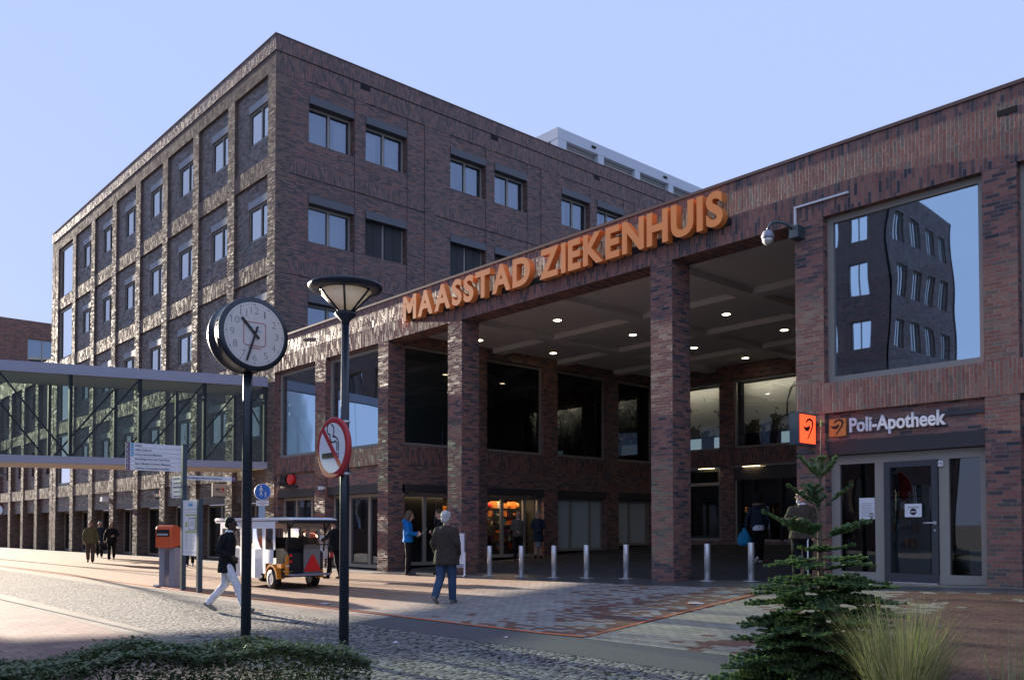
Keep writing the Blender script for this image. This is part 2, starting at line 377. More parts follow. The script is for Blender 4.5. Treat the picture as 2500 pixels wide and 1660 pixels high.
    def wall(s, o, ud, dd, u0, u1, z0, z1, holes, depth, mi=0):
        """wall face with rectangular openings: o origin, ud direction along it, dd inward direction; reveals of the given depth"""
        o = Vector(o); ud = Vector(ud); dd = Vector(dd) * depth
        us = sorted({u0, u1} | {h[k] for h in holes for k in (0, 1) if u0 < h[k] < u1})
        zs = sorted({z0, z1} | {h[k] for h in holes for k in (2, 3) if z0 < h[k] < z1})
        P = lambda u, z, d: o + ud * u + Vector((0, 0, z)) + (dd if d else Vector())
        flip = ud.cross(Vector((0, 0, 1))).dot(dd) > 0
        def q(*p): s.quad(*(reversed(p) if flip else p), mi=mi)
        def solid(i, j):
            if i < 0 or j < 0 or i >= len(us) - 1 or j >= len(zs) - 1: return False
            um = (us[i] + us[i + 1]) / 2; zm = (zs[j] + zs[j + 1]) / 2
            return not any(h[0] < um < h[1] and h[2] < zm < h[3] for h in holes)
        for i in range(len(us) - 1):
            for j in range(len(zs) - 1):
                if not solid(i, j): continue
                a, b2, c, d = us[i], us[i + 1], zs[j], zs[j + 1]
                q(P(a, c, 0), P(a, d, 0), P(b2, d, 0), P(b2, c, 0)); q(P(a, c, 1), P(b2, c, 1), P(b2, d, 1), P(a, d, 1))
                if not solid(i - 1, j): q(P(a, c, 0), P(a, c, 1), P(a, d, 1), P(a, d, 0))
                if not solid(i + 1, j): q(P(b2, c, 0), P(b2, d, 0), P(b2, d, 1), P(b2, c, 1))
                if not solid(i, j - 1): q(P(a, c, 0), P(b2, c, 0), P(b2, c, 1), P(a, c, 1))
                if not solid(i, j + 1): q(P(a, d, 0), P(a, d, 1), P(b2, d, 1), P(b2, d, 0))
        return s
    def build(s, name, mats, parent=None, recalc=True):
        me = bpy.data.meshes.new(name); me.from_pydata(s.v, [], s.f)
        for m_ in (mats if isinstance(mats, (list, tuple)) else [mats]): me.materials.append(M[m_] if isinstance(m_, str) else m_)
        me.polygons.foreach_set('material_index', s.mi); me.polygons.foreach_set('use_smooth', s.sm)
        me.update()
        if recalc:
            bm = bmesh.new(); bm.from_mesh(me); bmesh.ops.recalc_face_normals(bm, faces=bm.faces); bm.to_mesh(me); bm.free()
        o = bpy.data.objects.new(name, me); COL.objects.link(o)
        if parent is not None: attach(o, parent)
        return o

ABS = set()          # things whose parts are modelled in world coordinates
def attach(o, parent):
    o.parent = parent
    r = parent
    if r.name in ABS and r.parent is None: o.matrix_parent_inverse = Matrix.Translation(-Vector(r.location))
def tag(o, label, cat, group=None, kind=None):
    if label: o['label'] = label
    if cat: o['category'] = cat
    if group: o['group'] = group
    if kind: o['kind'] = kind
    return o
def thing(name, label, cat, loc=(0, 0, 0), rz=0.0, group=None, absolute=False):
    o = bpy.data.objects.new(name, None); COL.objects.link(o); o.location = loc; o.rotation_euler = (0, 0, rz); o.empty_display_size = 0.2
    if absolute: ABS.add(o.name)
    return tag(o, label, cat, group)
def struct(o): o['kind'] = 'structure'; return o
def dup(root, loc, rz=None, label=None, group=None):
    r = root.copy(); COL.objects.link(r); r.location = loc
    if rz is not None: r.rotation_euler = (0, 0, rz)
    if label: r['label'] = label
    if group: r['group'] = group
    for ch in root.children:
        c = ch.copy(); COL.objects.link(c); c.parent = r
        for g in ch.children:
            d = g.copy(); COL.objects.link(d); d.parent = c
    return r
_fonts = {}
def glyphs(text, size, depth=0.01, bold=0.0, bevel=0.0, spacing=1.0, align='LEFT'):
    """text as a solid mesh in the local XY plane, front towards +Z; returned as (verts, faces)"""
    cu = bpy.data.curves.new('lettering', 'FONT'); cu.body = text; cu.size = size; cu.extrude = depth / 2; cu.offset = bold
    cu.bevel_depth = bevel; cu.space_character = spacing; cu.align_x = align; cu.resolution_u = 5
    ob = bpy.data.objects.new('lettering', cu); COL.objects.link(ob)
    dg = bpy.context.evaluated_depsgraph_get(); me = bpy.data.meshes.new_from_object(ob.evaluated_get(dg))
    v = [tuple(x.co) for x in me.vertices]; f = [tuple(p.vertices) for p in me.polygons]
    bpy.data.objects.remove(ob); bpy.data.meshes.remove(me); bpy.data.curves.remove(cu)
    return v, f
def put_text(mb, text, size, o, u, v, depth=0.006, bold=0.0, mi=0, width=None, height=None, bevel=0.0, align='LEFT'):
    """lay text on a plane: o = lower left, u/v unit vectors; optional exact width/height"""
    vs, fs = glyphs(text, size, depth, bold, bevel)
    x0 = min(p[0] for p in vs); x1 = max(p[0] for p in vs); y0 = min(p[1] for p in vs); y1 = max(p[1] for p in vs)
    sx = width / (x1 - x0) if width else 1.0; sy = height / (y1 - y0) if height else 1.0
    if width and not height: sy = sx if size is None else 1.0
    o = Vector(o); u = Vector(u).normalized(); v = Vector(v).normalized(); w = u.cross(v); i = len(mb.v)
    for p in vs: mb.v.append(tuple(o + u * ((p[0] - x0) * sx) + v * ((p[1] - (y0 if height else 0)) * sy) + w * p[2]))
    for f in fs: mb.f.append(tuple(i + k for k in f)); mb.mi.append(mi); mb.sm.append(False)
    return (x1 - x0) * sx

# ================================================================== ground
def lerp(pts, x):
    if x <= pts[0][0]: return pts[0][1]
    for (a, b2), (c, d) in zip(pts, pts[1:]):
        if x <= c: return b2 + (d - b2) * (x - a) / (c - a)
    return pts[-1][1]
ZF = [(-80, -1.43), (-40, -1.33), (-22, -1.305), (-11, -1.11), (-5, -0.905), (4, -0.80)]
def zf(x): return lerp(ZF, x)
FY = 14.5            # facade plane
def zg(x, y):
    if y >= FY: return zf(x) + 0.05 * min(y - FY, 13)
    t = min(max((FY - y) / 7.5, 0), 1)
    return zf(x) * (1 - t) - 1.62 * t
def sheet(name, x0, x1, y0, y1, dz, mat, stepx=1.0, stepy=1.0):
    def nodes(a, b2, st):
        r = [a] + [k * st for k in range(int(math.ceil(a / st + 1e-6)), int(math.floor(b2 / st - 1e-6)) + 1)] + [b2]
        return sorted(set(r))
    X = nodes(x0, x1, stepx); Y = sorted(set(nodes(y0, y1, stepy) + [q for q in (7.0, 14.5, 27.5) if y0 < q < y1]))
    v = [(x, y, zg(x, y) + dz) for y in Y for x in X]; n = len(X)
    f = [(j * n + i, j * n + i + 1, (j + 1) * n + i + 1, (j + 1) * n + i) for j in range(len(Y) - 1) for i in range(n - 1)]
    me = bpy.data.meshes.new(name); me.from_pydata(v, [], f); me.materials.append(M[mat]); me.update()
    o = bpy.data.objects.new(name, me); COL.objects.link(o); return o
def big_ground():
    X = [-900, -300, -150, -100] + list(range(-80, 31)) + [60, 150, 300, 900]
    Y = [-900, -300, -150, -60, -30, -10] + list(range(-5, 15)) + [14.5] + list(range(15, 31)) + [60, 150, 400, 900]
    Y = sorted(set(Y)); n = len(X)
    v = [(x, y, zg(x, y)) for y in Y for x in X]
    f = [(j * n + i, j * n + i + 1, (j + 1) * n + i + 1, (j + 1) * n + i) for j in range(len(Y) - 1) for i in range(n - 1)]
    me = bpy.data.meshes.new('ground'); me.from_pydata(v, [], f); me.materials.append(M['ground']); me.update()
    o = bpy.data.objects.new('ground', me); COL.objects.link(o); return struct(o)
big_ground()
struct(sheet('near_pavement', -70, 6, -6, 4.55, 0.008, 'slab'))
struct(sheet('near_kerb', -70, 6, 4.55, 5.0, 0.010, 'kerb'))
struct(sheet('cobbled_road', -80, 12, 5.0, 7.72, 0.008, 'cobble'))
struct(sheet('far_kerb', -80, -12.6, 7.72, 8.22, 0.010, 'kerb'))
struct(sheet('asphalt_strip', -12.6, 12, 7.72, 8.60, 0.012, 'asphalt'))
struct(sheet('plaza_paving', -80, -8.22, 8.22, 13.85, 0.008, 'plaza'))
struct(sheet('red_paving', -8.22, 12, 8.60, 13.85, 0.008, 'redpave'))
struct(sheet('granite_threshold', -21.7, 12, 13.85, 14.98, 0.012, 'granite'))
struct(sheet('pavement_along_wall', -80, -21.7, 13.85, 14.48, 0.012, 'kerb'))
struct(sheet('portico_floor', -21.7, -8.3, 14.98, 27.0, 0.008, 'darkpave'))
def line_strip(pts, w, dz, mat, name):
    v = []; f = []
    for k, (x, y) in enumerate(pts):
        a = Vector(pts[max(k - 1, 0)]); b2 = Vector(pts[min(k + 1, len(pts) - 1)]); d = (b2 - a).normalized(); n = Vector((-d.y, d.x)) * w / 2
        for s_ in (-1, 1): q = Vector((x, y)) + n * s_; v.append((q.x, q.y, zg(q.x, q.y) + dz))
    for k in range(len(pts) - 1): f.append((2 * k, 2 * k + 2, 2 * k + 3, 2 * k + 1))
    me = bpy.data.meshes.new(name); me.from_pydata(v, [], f); me.materials.append(M[mat]); o = bpy.data.objects.new(name, me); COL.objects.link(o); return struct(o)
line_strip([(x, 8.20 + (x + 46) * 0.0105) for x in range(-46, -8)] + [(-8.22, 8.66)], 0.075, 0.022, 'orange_line', 'orange_line')
line_strip([(-8.22 - 0.02 * k, 8.72 + 0.5 * k) for k in range(11)], 0.06, 0.020, 'orange_line', 'orange_line')

# ================================================================== window builder
def window(parent, o, ud, dd, u0, u1, z0, z1, inset, mull=(), fw=0.07, frame='frame', pane='pane', back='room', backd=0.5, curtain=None, curt_spans=None, sash=0.0, name='window'):
    """frame with mullions set back in an opening, pane as its child, dark room box and curtains behind"""
    o = Vector(o); ud = Vector(ud); dd = Vector(dd)
    def B(mb, a, b2, c, d, e, f, mi=0):   # u range, depth range, z range
        p = o + ud * ((a + b2) / 2) + dd * ((c + d) / 2) + Vector((0, 0, (e + f) / 2))
        mb.obox(p, ud * (b2 - a) / 2, dd * (d - c) / 2, (0, 0, (f - e) / 2), mi)
    g = 0.004
    mb = MB(); d0, d1 = inset, inset + 0.08
    B(mb, u0 + g, u1 - g, d0, d1, z0 + g, z0 + fw); B(mb, u0 + g, u1 - g, d0, d1, z1 - fw, z1 - g)
    B(mb, u0 + g, u0 + fw, d0, d1, z0 + fw, z1 - fw); B(mb, u1 - fw, u1 - g, d0, d1, z0 + fw, z1 - fw)
    for m_ in mull: B(mb, m_ - fw / 2, m_ + fw / 2, d0, d1, z0 + fw, z1 - fw)
    if sash:
        ed = [u0 + fw] + [q for m_ in mull for q in (m_ - fw / 2, m_ + fw / 2)] + [u1 - fw]
        for a, b2 in zip(ed[0::2], ed[1::2]):
            B(mb, a, a + sash, d0 + .015, d1, z0 + fw, z1 - fw, 1); B(mb, b2 - sash, b2, d0 + .015, d1, z0 + fw, z1 - fw, 1)
            B(mb, a + sash, b2 - sash, d0 + .015, d1, z0 + fw, z0 + fw + sash, 1); B(mb, a + sash, b2 - sash, d0 + .015, d1, z1 - fw - sash, z1 - fw, 1)
    fr = mb.build(name, [frame, 'frame_dark'], parent)
    mp = MB(); q = lambda u, z: o + ud * u + dd * (inset + 0.045) + Vector((0, 0, z))
    mp.quad(q(u0 + fw / 2, z0 + fw / 2), q(u1 - fw / 2, z0 + fw / 2), q(u1 - fw / 2, z1 - fw / 2), q(u0 + fw / 2, z1 - fw / 2))
    pn = mp.build('pane', pane, fr, recalc=False)
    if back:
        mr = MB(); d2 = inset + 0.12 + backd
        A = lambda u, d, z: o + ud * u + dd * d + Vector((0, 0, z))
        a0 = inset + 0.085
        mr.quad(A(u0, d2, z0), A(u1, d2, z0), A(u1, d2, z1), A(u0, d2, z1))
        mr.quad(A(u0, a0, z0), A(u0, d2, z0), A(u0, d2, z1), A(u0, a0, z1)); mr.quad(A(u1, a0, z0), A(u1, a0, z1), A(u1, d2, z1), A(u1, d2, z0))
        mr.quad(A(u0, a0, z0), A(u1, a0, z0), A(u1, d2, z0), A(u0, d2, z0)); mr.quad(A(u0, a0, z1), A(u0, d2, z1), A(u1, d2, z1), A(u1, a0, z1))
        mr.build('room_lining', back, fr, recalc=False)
    if curtain:
        mc = MB()
        for (a, b2, c, d, dep) in curt_spans:
            n = max(int((b2 - a) / 0.04), 2)
            for k in range(n):
                ua = a + (b2 - a) * k / n; ub = a + (b2 - a) * (k + 1) / n
                da = inset + dep + 0.022 * sin(k * 1.9); db = inset + dep + 0.022 * sin((k + 1) * 1.9)
                P = lambda u, d_, z: o + ud * u + dd * d_ + Vector((0, 0, z))
                mc.quad(P(ua, da, c), P(ub, db, c), P(ub, db, d), P(ua, da, d), smooth=True)
        mc.build('curtain', curtain, fr, recalc=False)
    return fr

# ================================================================== tall brick block
TX = -29.05
tower = thing('brick_office_block', 'tall dark brick block with rows of square windows behind the entrance hall', 'building', (TX, FY, -1.4), absolute=True)
PC = [-29.35] + [-29.3 - 3.5 * k for k in range(1, 9)] + [-58.0]           # pier centres along the long face
BANDS = [1.80, 5.52, 9.24, 12.94, 16.62]; BH = 0.64
holes = []; wins = []
for k in range(1, 8):
    b0, b1 = PC[k] + 0.30, PC[k - 1] - 0.30
    for r, zb in enumerate(BANDS):
        if r == 0: continue
        holes.append((b1 - 1.72, b1 - 0.001, zb - 2.20, zb - 0.62)); wins.append((k, r, b1 - 1.72, b1 - 0.001, zb - 2.20, zb - 0.90, b0))
for r, zb in enumerate(BANDS):
    if r: holes.append((PC[8] + 0.30, PC[7] - 0.30, zb - 3.0, zb - 0.05))
gf = []
for k in range(1, 9):
    gf.append((PC[k] + 0.30, PC[k - 1] - 0.30)); holes.append((PC[k] + 0.30, PC[k - 1] - 0.30, -1.75, 1.20))
mb = MB(); mb.wall((0, FY + 0.10, 0), (1, 0, 0), (0, 1, 0), -58.25, TX - 0.6, -2.0, 17.2, holes, 0.50)
mb.build('long_wall', 'tower_panel', tower)
mb = MB()
for c in PC: mb.box(c - 0.303, c + 0.303 if c != PC[0] else TX, FY, FY + 0.6, -2.0, 16.62)
mb.build('pier', 'tower_pier', tower)
mb = MB()
for z in BANDS[:-1]:
    for k in range(1, 10): mb.box(PC[k] + 0.305, PC[k - 1] - 0.305, FY + 0.012, FY + 0.3, z, z + BH)
mb.box(-58.3, TX, FY + 0.004, FY + 0.6, 16.625, 17.25)
mb.build('soldier_course', 'tower_rough', tower)
mb = MB(); mb.box(-58.33, TX + 0.02, FY - 0.02, FY + 0.6, 17.29, 17.86); mb.box(TX - 0.6, TX + 0.02, FY + 0.6, 62, 17.29, 17.86)
mb.build('parapet', 'tower_side_soldier', tower)
mb = MB(); mb.box(-58.36, TX + 0.04, FY - 0.04, FY + 0.7, 17.862, 17.90); mb.box(TX - 0.7, TX + 0.04, FY + 0.701, 62, 17.862, 17.90)
mb.build('coping', 'coping', tower)
mb = MB(); mb.box(-58.28, TX - 0.01, FY + 0.03, FY + 0.5, 17.25, 17.29); mb.box(TX - 0.5, TX - 0.01, FY + 0.5, 62, 17.25, 17.29)
for k in range(1, 8):
    for z in BANDS[:-1]: mb.box(PC[k - 1] - 0.30 - 1.74, PC[k - 1] - 0.30 - 1.725, FY + 0.20, FY + 0.108, z + BH, z + 3.7)
mb.build('shadow_joint', 'groove', tower)
mb = MB(); mb.box(-58.2, TX - 0.62, FY + 1.6, 61.9, 17.0, 17.2); mb.build('roof', 'asphalt', tower)
rr = random.Random(3)
for k, r, a, b2, z0, z1, b0 in wins:
    mode = rr.choice(['dark', 'dark', 'pale', 'half'])
    sp = None; cu = None
    if mode == 'pale': cu = 'curtain'; sp = [(a + .05, b2 - .05, z0, z1, .30)]
    elif mode == 'half': cu = 'curtain'; sp = [(a + .05, a + .7, z0, z1, .30)]
    else: cu = 'blind_dark'; sp = [(a + .05, b2 - .05, z0, z1, .25)]
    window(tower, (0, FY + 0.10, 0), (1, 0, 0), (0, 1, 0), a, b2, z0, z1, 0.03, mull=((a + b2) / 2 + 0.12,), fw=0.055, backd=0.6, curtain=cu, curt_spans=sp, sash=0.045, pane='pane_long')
for k, r, a, b2, z0, z1, b0 in wins: MB().box(a + .005, b2 - .005, FY + 0.06, FY + 0.4, z1 + 0.004, z1 + 0.278).build('shutter_box', 'cover_skylit', tower)
for r, zb in enumerate(BANDS):
    if r: window(tower, (0, FY + 0.10, 0), (1, 0, 0), (0, 1, 0), PC[8] + 0.30, PC[7] - 0.30, zb - 3.0, zb - 0.05, 0.02, fw=0.10, pane='pane_mirror', back='room_mid', backd=1.0)
for i, (a, b2) in enumerate(gf):
    z0 = zg((a + b2) / 2, FY) + 0.05
    ms = (a + (b2 - a) * 0.34, a + (b2 - a) * 0.69) if i % 2 == 0 else (a + (b2 - a) * 0.5,)
    window(tower, (0, FY + 0.10, 0), (1, 0, 0), (0, 1, 0), a, b2, z0, 0.94, 0.42, mull=ms, fw=0.09, pane='pane', back='room_mid', backd=1.4, name='shop_window', curtain='blind_and_fill_pale', curt_spans=[(a + .1, b2 - .1, z0, .94, .30)])  # pale sheet added close behind the glass to lighten the dark shop
mb = MB()
for a, b2 in gf:
    mb.box(a + 0.004, b2 - 0.004, FY + 0.08, FY + 0.45, 0.945, 1.20)
mb.build('shop_lintel', 'lintel', tower)
# side face (towards the entrance hall): pairs of windows
sw = []
for j in range(6):
    for a in (15.84, 18.30):
        y0 = a + 6.62 * j
        for zs in (14.30, 10.58, 6.88, 3.2): sw.append((y0, y0 + 1.93, zs, zs + 1.75))
mb = MB(); mb.wall((TX - 0.004, 0, 0), (0, 1, 0), (-1, 0, 0), FY + 0.01, 61.5, -2, 16.55, sw, 0.45)
mb.build('side_wall', 'tower_side', tower)
mb = MB(); mb.box(TX - 0.5, TX + 0.004, FY + 0.3, 61.5, 16.555, 17.25)
for j in range(6):
    for a, b2 in ((15.03, 17.77), (18.30, 21.10)):
        for z in (12.95, 9.25, 5.55): mb.box(TX - 0.10, TX + 0.006, a + 6.62 * j, b2 + 6.62 * j, z, z + 0.52)
mb.build('side_soldier_course', 'tower_side_soldier', tower)
mb = MB()
for j in range(6):
    for y in (17.785, 20.245, 21.115):
        mb.box(TX - 0.05, TX + 0.008, y + 6.62 * j, y + 0.014 + 6.62 * j, 2, 16.55)
    for a, b2 in ((15.85, 17.77), (18.30, 21.10)):
        mb.box(TX - 0.05, TX + 0.009, a + 6.62 * j, b2 + 6.62 * j, 16.54, 16.57)
        for z in (12.93, 9.23): mb.box(TX - 0.05, TX + 0.009, a - .8 + 6.62 * j, b2 + 6.62 * j, z, z + 0.022)
mb.build('side_shadow_joint', 'groove', tower)
mb = MB()
for y in (18.06, 24.7, 31.3): mb.box(TX - 0.1, TX + 0.012, y, y + 0.42, 17.05, 17.24)
mb.build('overflow_slot', 'groove', tower)
modes = {(0, 0): 'dark', (1, 0): 'right', (2, 0): 'full', (3, 0): 'part', (4, 0): 'full', (5, 0): 'part'}
for i, (y0, y1, z0, z1) in enumerate(sw):
    if z1 < 6.5: continue
    col_, row_ = i // 4, i % 4
    zt = z1 - 0.30
    if row_ == 1 and col_ >= 1: cu, sp = 'blind_dark', [(y0 + .10, (y0 + y1) / 2 - .05, z0 + .05, zt, -.03), ((y0 + y1) / 2 + .05, y1 - .10, z0 + .05, zt, -.03)]
    elif row_ == 1: cu, sp = 'blind_and_fill_pale', [(y0 + .05, y1 - .05, z0, zt, .45)]
    elif col_ == 0: cu, sp = 'curtain', [(y1 - .55, y1 - .05, z0, zt, .3)]
    elif col_ == 2: cu, sp = 'curtain', [(y1 - .85, y1 - .05, z0, zt, .3)]
    else: cu, sp = 'curtain', [(y0 + .05, y0 + .80, z0, zt, .3), (y0 + 1.0, y1 - .1, z0, zt, .3)]
    window(tower, (TX - 0.004, 0, 0), (0, 1, 0), (-1, 0, 0), y0, y1, z0, zt, 0.26, mull=((y0 + y1) / 2,), fw=0.085, backd=0.7, back='room_mid', curtain=cu, curt_spans=sp, sash=0.03)
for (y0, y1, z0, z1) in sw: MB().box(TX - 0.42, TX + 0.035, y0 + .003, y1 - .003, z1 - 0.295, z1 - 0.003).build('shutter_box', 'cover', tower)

# lower wing that continues the long face to the left
wing = thing('brick_wing', 'low dark brick wing continuing past the far end of the tall block', 'building', (-62, FY, -1.4), absolute=True)
WP = [-58.0 - 3.5 * k for k in range(1, 7)]
hs = []
for k, c in enumerate(WP):
    for zb in (5.52, 9.24): hs.append((c + 0.30 + 1.2, c + 3.2, zb - 2.2, zb - 0.62))
    hs.append((c + 0.30, c + 3.2, -1.75, 1.2))
mb = MB(); mb.wall((0, FY + 0.22, 0), (1, 0, 0), (0, 1, 0), -79.3, -58.3, -2, 9.3, hs, 0.5); mb.build('wall', 'tower_panel', wing)
mb = MB()
for c in WP: mb.box(c - .303, c + .303, FY, FY + .5, -2, 9.24)
mb.build('pier', 'tower_pier', wing)
mb = MB()
for z in (1.80, 5.52):
    for c in WP: mb.box(c + .305, c + 3.195, FY + .012, FY + .3, z, z + BH)
mb.box(-79.3, -58.31, FY + .005, FY + .5, 9.245, 10.3)
mb.build('soldier_course', 'tower_rough', wing)
mb = MB(); mb.box(-79.2, -58.4, FY + .5, 30, 9.3, 9.5); mb.build('roof', 'asphalt', wing)
mb = MB()
for c in WP: mb.box(c + .304, c + 3.196, FY + .2, FY + .55, .945, 1.2)
mb.build('shop_lintel', 'lintel', wing)
for c in WP:
    for zb in (5.52, 9.24): window(wing, (0, FY + .22, 0), (1, 0, 0), (0, 1, 0), c + 1.5, c + 3.2, zb - 2.2, zb - .62, .26, mull=(c + 2.4,))
    window(wing, (0, FY + .22, 0), (1, 0, 0), (0, 1, 0), c + .3, c + 3.2, zg(c, FY) + .05, .94, .42, mull=(c + 1.3, c + 2.3), fw=.09, back='room_mid', backd=1.2, name='shop_window', curtain='blind_and_fill_pale', curt_spans=[(c + .3, c + 3.2, -1.4, .94, .30)])  # same added pale sheet brightening the wing's shop glass

# plant room on the roof
pr = thing('roof_plant_room', 'white louvred plant room standing on the flat roof of the tall block', 'plant room', (-36.0, 36, 17.2), absolute=True)
mb = MB(); mb.box(-47, -36, 35.74, 61, 22.75, 23.38); mb.build('fascia', 'alu_white', pr)
mb = MB()
for k in range(8): mb.box(-36.6, -36.01, 35.75 + 3.42 * k + (0 if k == 0 else 0.05), 36.32 + 3.42 * k + (0 if k else .15), 17.2, 22.745)
mb.box(-40.4, -39.8, 35.75, 36.2, 17.2, 22.745); mb.box(-46.9, -46.4, 35.75, 36.2, 17.2, 22.745)
mb.build('post', 'alu_white', pr)
mb = MB(); mb.box(-46.8, -36.5, 36.05, 60.8, 17.2, 22.7); mb.build('core', 'louvre', pr)
mb = MB()
for k in range(36):
    z = 17.25 + k * 0.152
    mb.obox((-36.32, 48.3, z + .06), (.05, 0, -.055), (0, 12.4, 0), (.006, 0, .006)); mb.obox((-41.5, 35.93, z + .06), (5.2, 0, 0), (0, .05, -.055), (0, .006, .006))
mb.build('louvre', 'louvre', pr)
mb = MB()
for k in range(4): mb.box(-36.0, -35.93, 38.6 + 6.9 * k, 38.95 + 6.9 * k, 23.0, 23.12)
mb.build('overflow_spout', 'groove', pr)

# ================================================================== entrance hall building
hall = thing('entrance_hall', 'low red brown brick building with open columned entrance portico', 'building', (-15, FY, -1.2), absolute=True)
XE = 14.0
mb = MB()
mb.box(TX + 0.005, XE, FY, FY + 0.60, 5.55, 6.08, 0)
mb.box(TX + 0.005, XE, FY + 0.018, FY + 0.60, 6.082, 6.74, 1)
mb.build('fascia', ['brick_rough', 'brick_soldier'], hall)
mb = MB(); mb.box(TX + 0.006, XE, FY - 0.01, FY + 0.66, 6.742, 6.80); mb.build('coping', 'coping', hall)
for x in (-26.9, -12.9, -5.0, 2.6): MB().box(x, x + 0.28, FY + 0.004, FY + 0.05, 6.33, 6.42).build('overflow_slot', 'groove', hall)
mb = MB(); mb.box(TX + .3, XE, FY + .66, 34, 6.42, 6.60); mb.build('roof', 'asphalt', hall)
# left shop wall
LW = [(-28.90, -26.06), (-25.40, -22.29)]
hs = [(a, b2, 2.47, 5.50) for a, b2 in LW] + [(a, b2, -1.8, 1.33) for a, b2 in LW]
mb = MB(); mb.wall((0, FY + .10, 0), (1, 0, 0), (0, 1, 0), TX + .004, -22.20, -2, 5.55, hs, .55); mb.build('left_wall', 'brick', hall)
mb = MB(); mb.box(-28.99, TX + .02, FY + .0, FY + .3, -2, 5.548); mb.box(-26.063, -25.397, FY, FY + .66, -2, 5.548); mb.build('left_pier', 'brick_pier', hall)
mb = MB()
for a, b2 in LW: mb.box(a + .002, b2 - .002, FY + .012, FY + .2, 1.90, 2.44)
mb.build('left_soldier_course', 'brick_rough', hall)
mb = MB()
for a, b2 in LW: mb.box(a + .004, b2 - .004, FY + .085, FY + .45, 1.06, 1.328)
mb.build('left_lintel', 'lintel', hall)
window(hall, (0, FY + .10, 0), (1, 0, 0), (0, 1, 0), *LW[0], 2.47, 5.50, .10, fw=.10, pane='pane_big', back='room_mid', backd=2.5)
window(hall, (0, FY + .10, 0), (1, 0, 0), (0, 1, 0), *LW[1], 2.47, 5.50, .10, fw=.10, pane='pane_big', back='room_mid', backd=2.5)
window(hall, (0, FY + .10, 0), (1, 0, 0), (0, 1, 0), *LW[0], -1.27, 1.055, .24, mull=(-27.93, -26.85), fw=.10, back='room', backd=2.0, name='shop_window', pane='pane', curtain='blind_and_fill_pale', curt_spans=[(-28.8, -27.9, -1.2, 1.0, .35)])  # added pale sheet lifts the black interior
window(hall, (0, FY + .10, 0), (1, 0, 0), (0, 1, 0), *LW[1], -1.24, 1.055, .24, mull=(-24.38, -23.25), fw=.10, back='room', backd=2.0, name='shop_window', pane='pane', sash=.07, curtain='blind_and_fill_pale', curt_spans=[(-24.3, -22.4, -1.2, 1.0, .9)])  # pale sheet added deeper inside, again to lighten the interior
# portico columns
for i, (a, b2) in enumerate(((-22.28, -21.74), (-18.85, -18.25), (-11.83, -11.26))):
    mb = MB(); mb.box(a, b2, FY + .003, FY + .60, -2, 5.548); mb.build('column', 'brick_pier', hall)
# portico side wall
PW = [(15.02, 17.60), (18.34, 20.90), (21.57, 24.10), (24.76, 26.80)]
hs = [(a, b2, 2.50, 5.52) for a, b2 in PW] + [(a, b2, -1.6, 1.31) for a, b2 in PW]
mb = MB(); mb.wall((-21.75, 0, 0), (0, 1, 0), (-1, 0, 0), 15.1, 27.3, -2, 5.9, hs, .5); mb.build('portico_side_wall', 'brick', hall)
mb = MB()
for a, b2 in PW: mb.box(-21.9, -21.735, a + .002, b2 - .002, 1.90, 2.46)
mb.build('portico_soldier_course', 'brick_soldier', hall)
mb = MB()
for a, b2 in PW: mb.box(-22.15, -21.74, a + .004, b2 - .004, 1.06, 1.308)
mb.build('portico_lintel', 'lintel', hall)
for i, (a, b2) in enumerate(PW):
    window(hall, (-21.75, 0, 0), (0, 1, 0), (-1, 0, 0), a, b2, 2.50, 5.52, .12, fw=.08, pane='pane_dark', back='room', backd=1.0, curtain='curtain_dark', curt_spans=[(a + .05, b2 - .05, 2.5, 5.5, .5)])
    zf0 = zg(-21.75, (a + b2) / 2) + .06
    ms = (a + .85, a + 1.85) if i else (a + 1.0, a + 2.1)
    kw = dict(curtain='blind_and_fill_pale', curt_spans=[(a + .05, b2 - .05, zf0, 1.05, .14)]) if i >= 2 else {}
    window(hall, (-21.75, 0, 0), (0, 1, 0), (-1, 0, 0), a, b2, zf0, 1.055, .22, mull=ms, fw=.11, pane='pane' if i < 2 else 'pane_film', back='room', backd=1.5, name='shop_window', **kw)
# portico back wall
BY = 26.9
hs = [(-21.2, -18.75, 2.85, 5.30), (-18.15, -14.4, 2.85, 5.30), (-20.95, -18.75, -.48, 2.25), (-18.15, -14.4, -.48, 2.25)]
mb = MB(); mb.wall((0, BY, 0), (1, 0, 0), (0, 1, 0), -21.75, -8.3, -2, 5.9, hs, .5); mb.build('portico_back_wall', 'brick', hall)
mb = MB(); mb.box(-21.7, -8.4, BY - .012, BY + .1, 2.30, 2.80); mb.build('back_soldier_course', 'brick_soldier', hall)
window(hall, (0, BY, 0), (1, 0, 0), (0, 1, 0), -21.2, -18.75, 2.85, 5.30, .06, fw=.07, pane='pane', back='room', backd=.6)
window(hall, (0, BY, 0), (1, 0, 0), (0, 1, 0), -18.15, -14.4, 2.85, 5.30, .06, fw=.07, pane='pane', back='room', backd=.6)
window(hall, (0, BY, 0), (1, 0, 0), (0, 1, 0), -20.95, -18.75, -.48, 2.25, .10, mull=(-20.55,), fw=.10, frame='frame', pane='pane_dark', back='room', backd=3, name='entrance_door', sash=.08)
window(hall, (0, BY, 0), (1, 0, 0), (0, 1, 0), -18.15, -14.4, -.48, 2.25, .05, fw=.08, frame='frame', pane='pane_dark', back='room', backd=3, name='entrance_opening')
mb = MB(); mb.box(-20.9, -18.8, BY + .03, BY + .2, 1.55, 1.66); mb.build('door_transom', 'frame', hall)
mb = MB(); mb.box(-18.1, -14.5, BY - .02, BY + .12, 1.70, 2.14); mb.build('revolving_door_canopy', 'lintel', hall)
mb = MB()
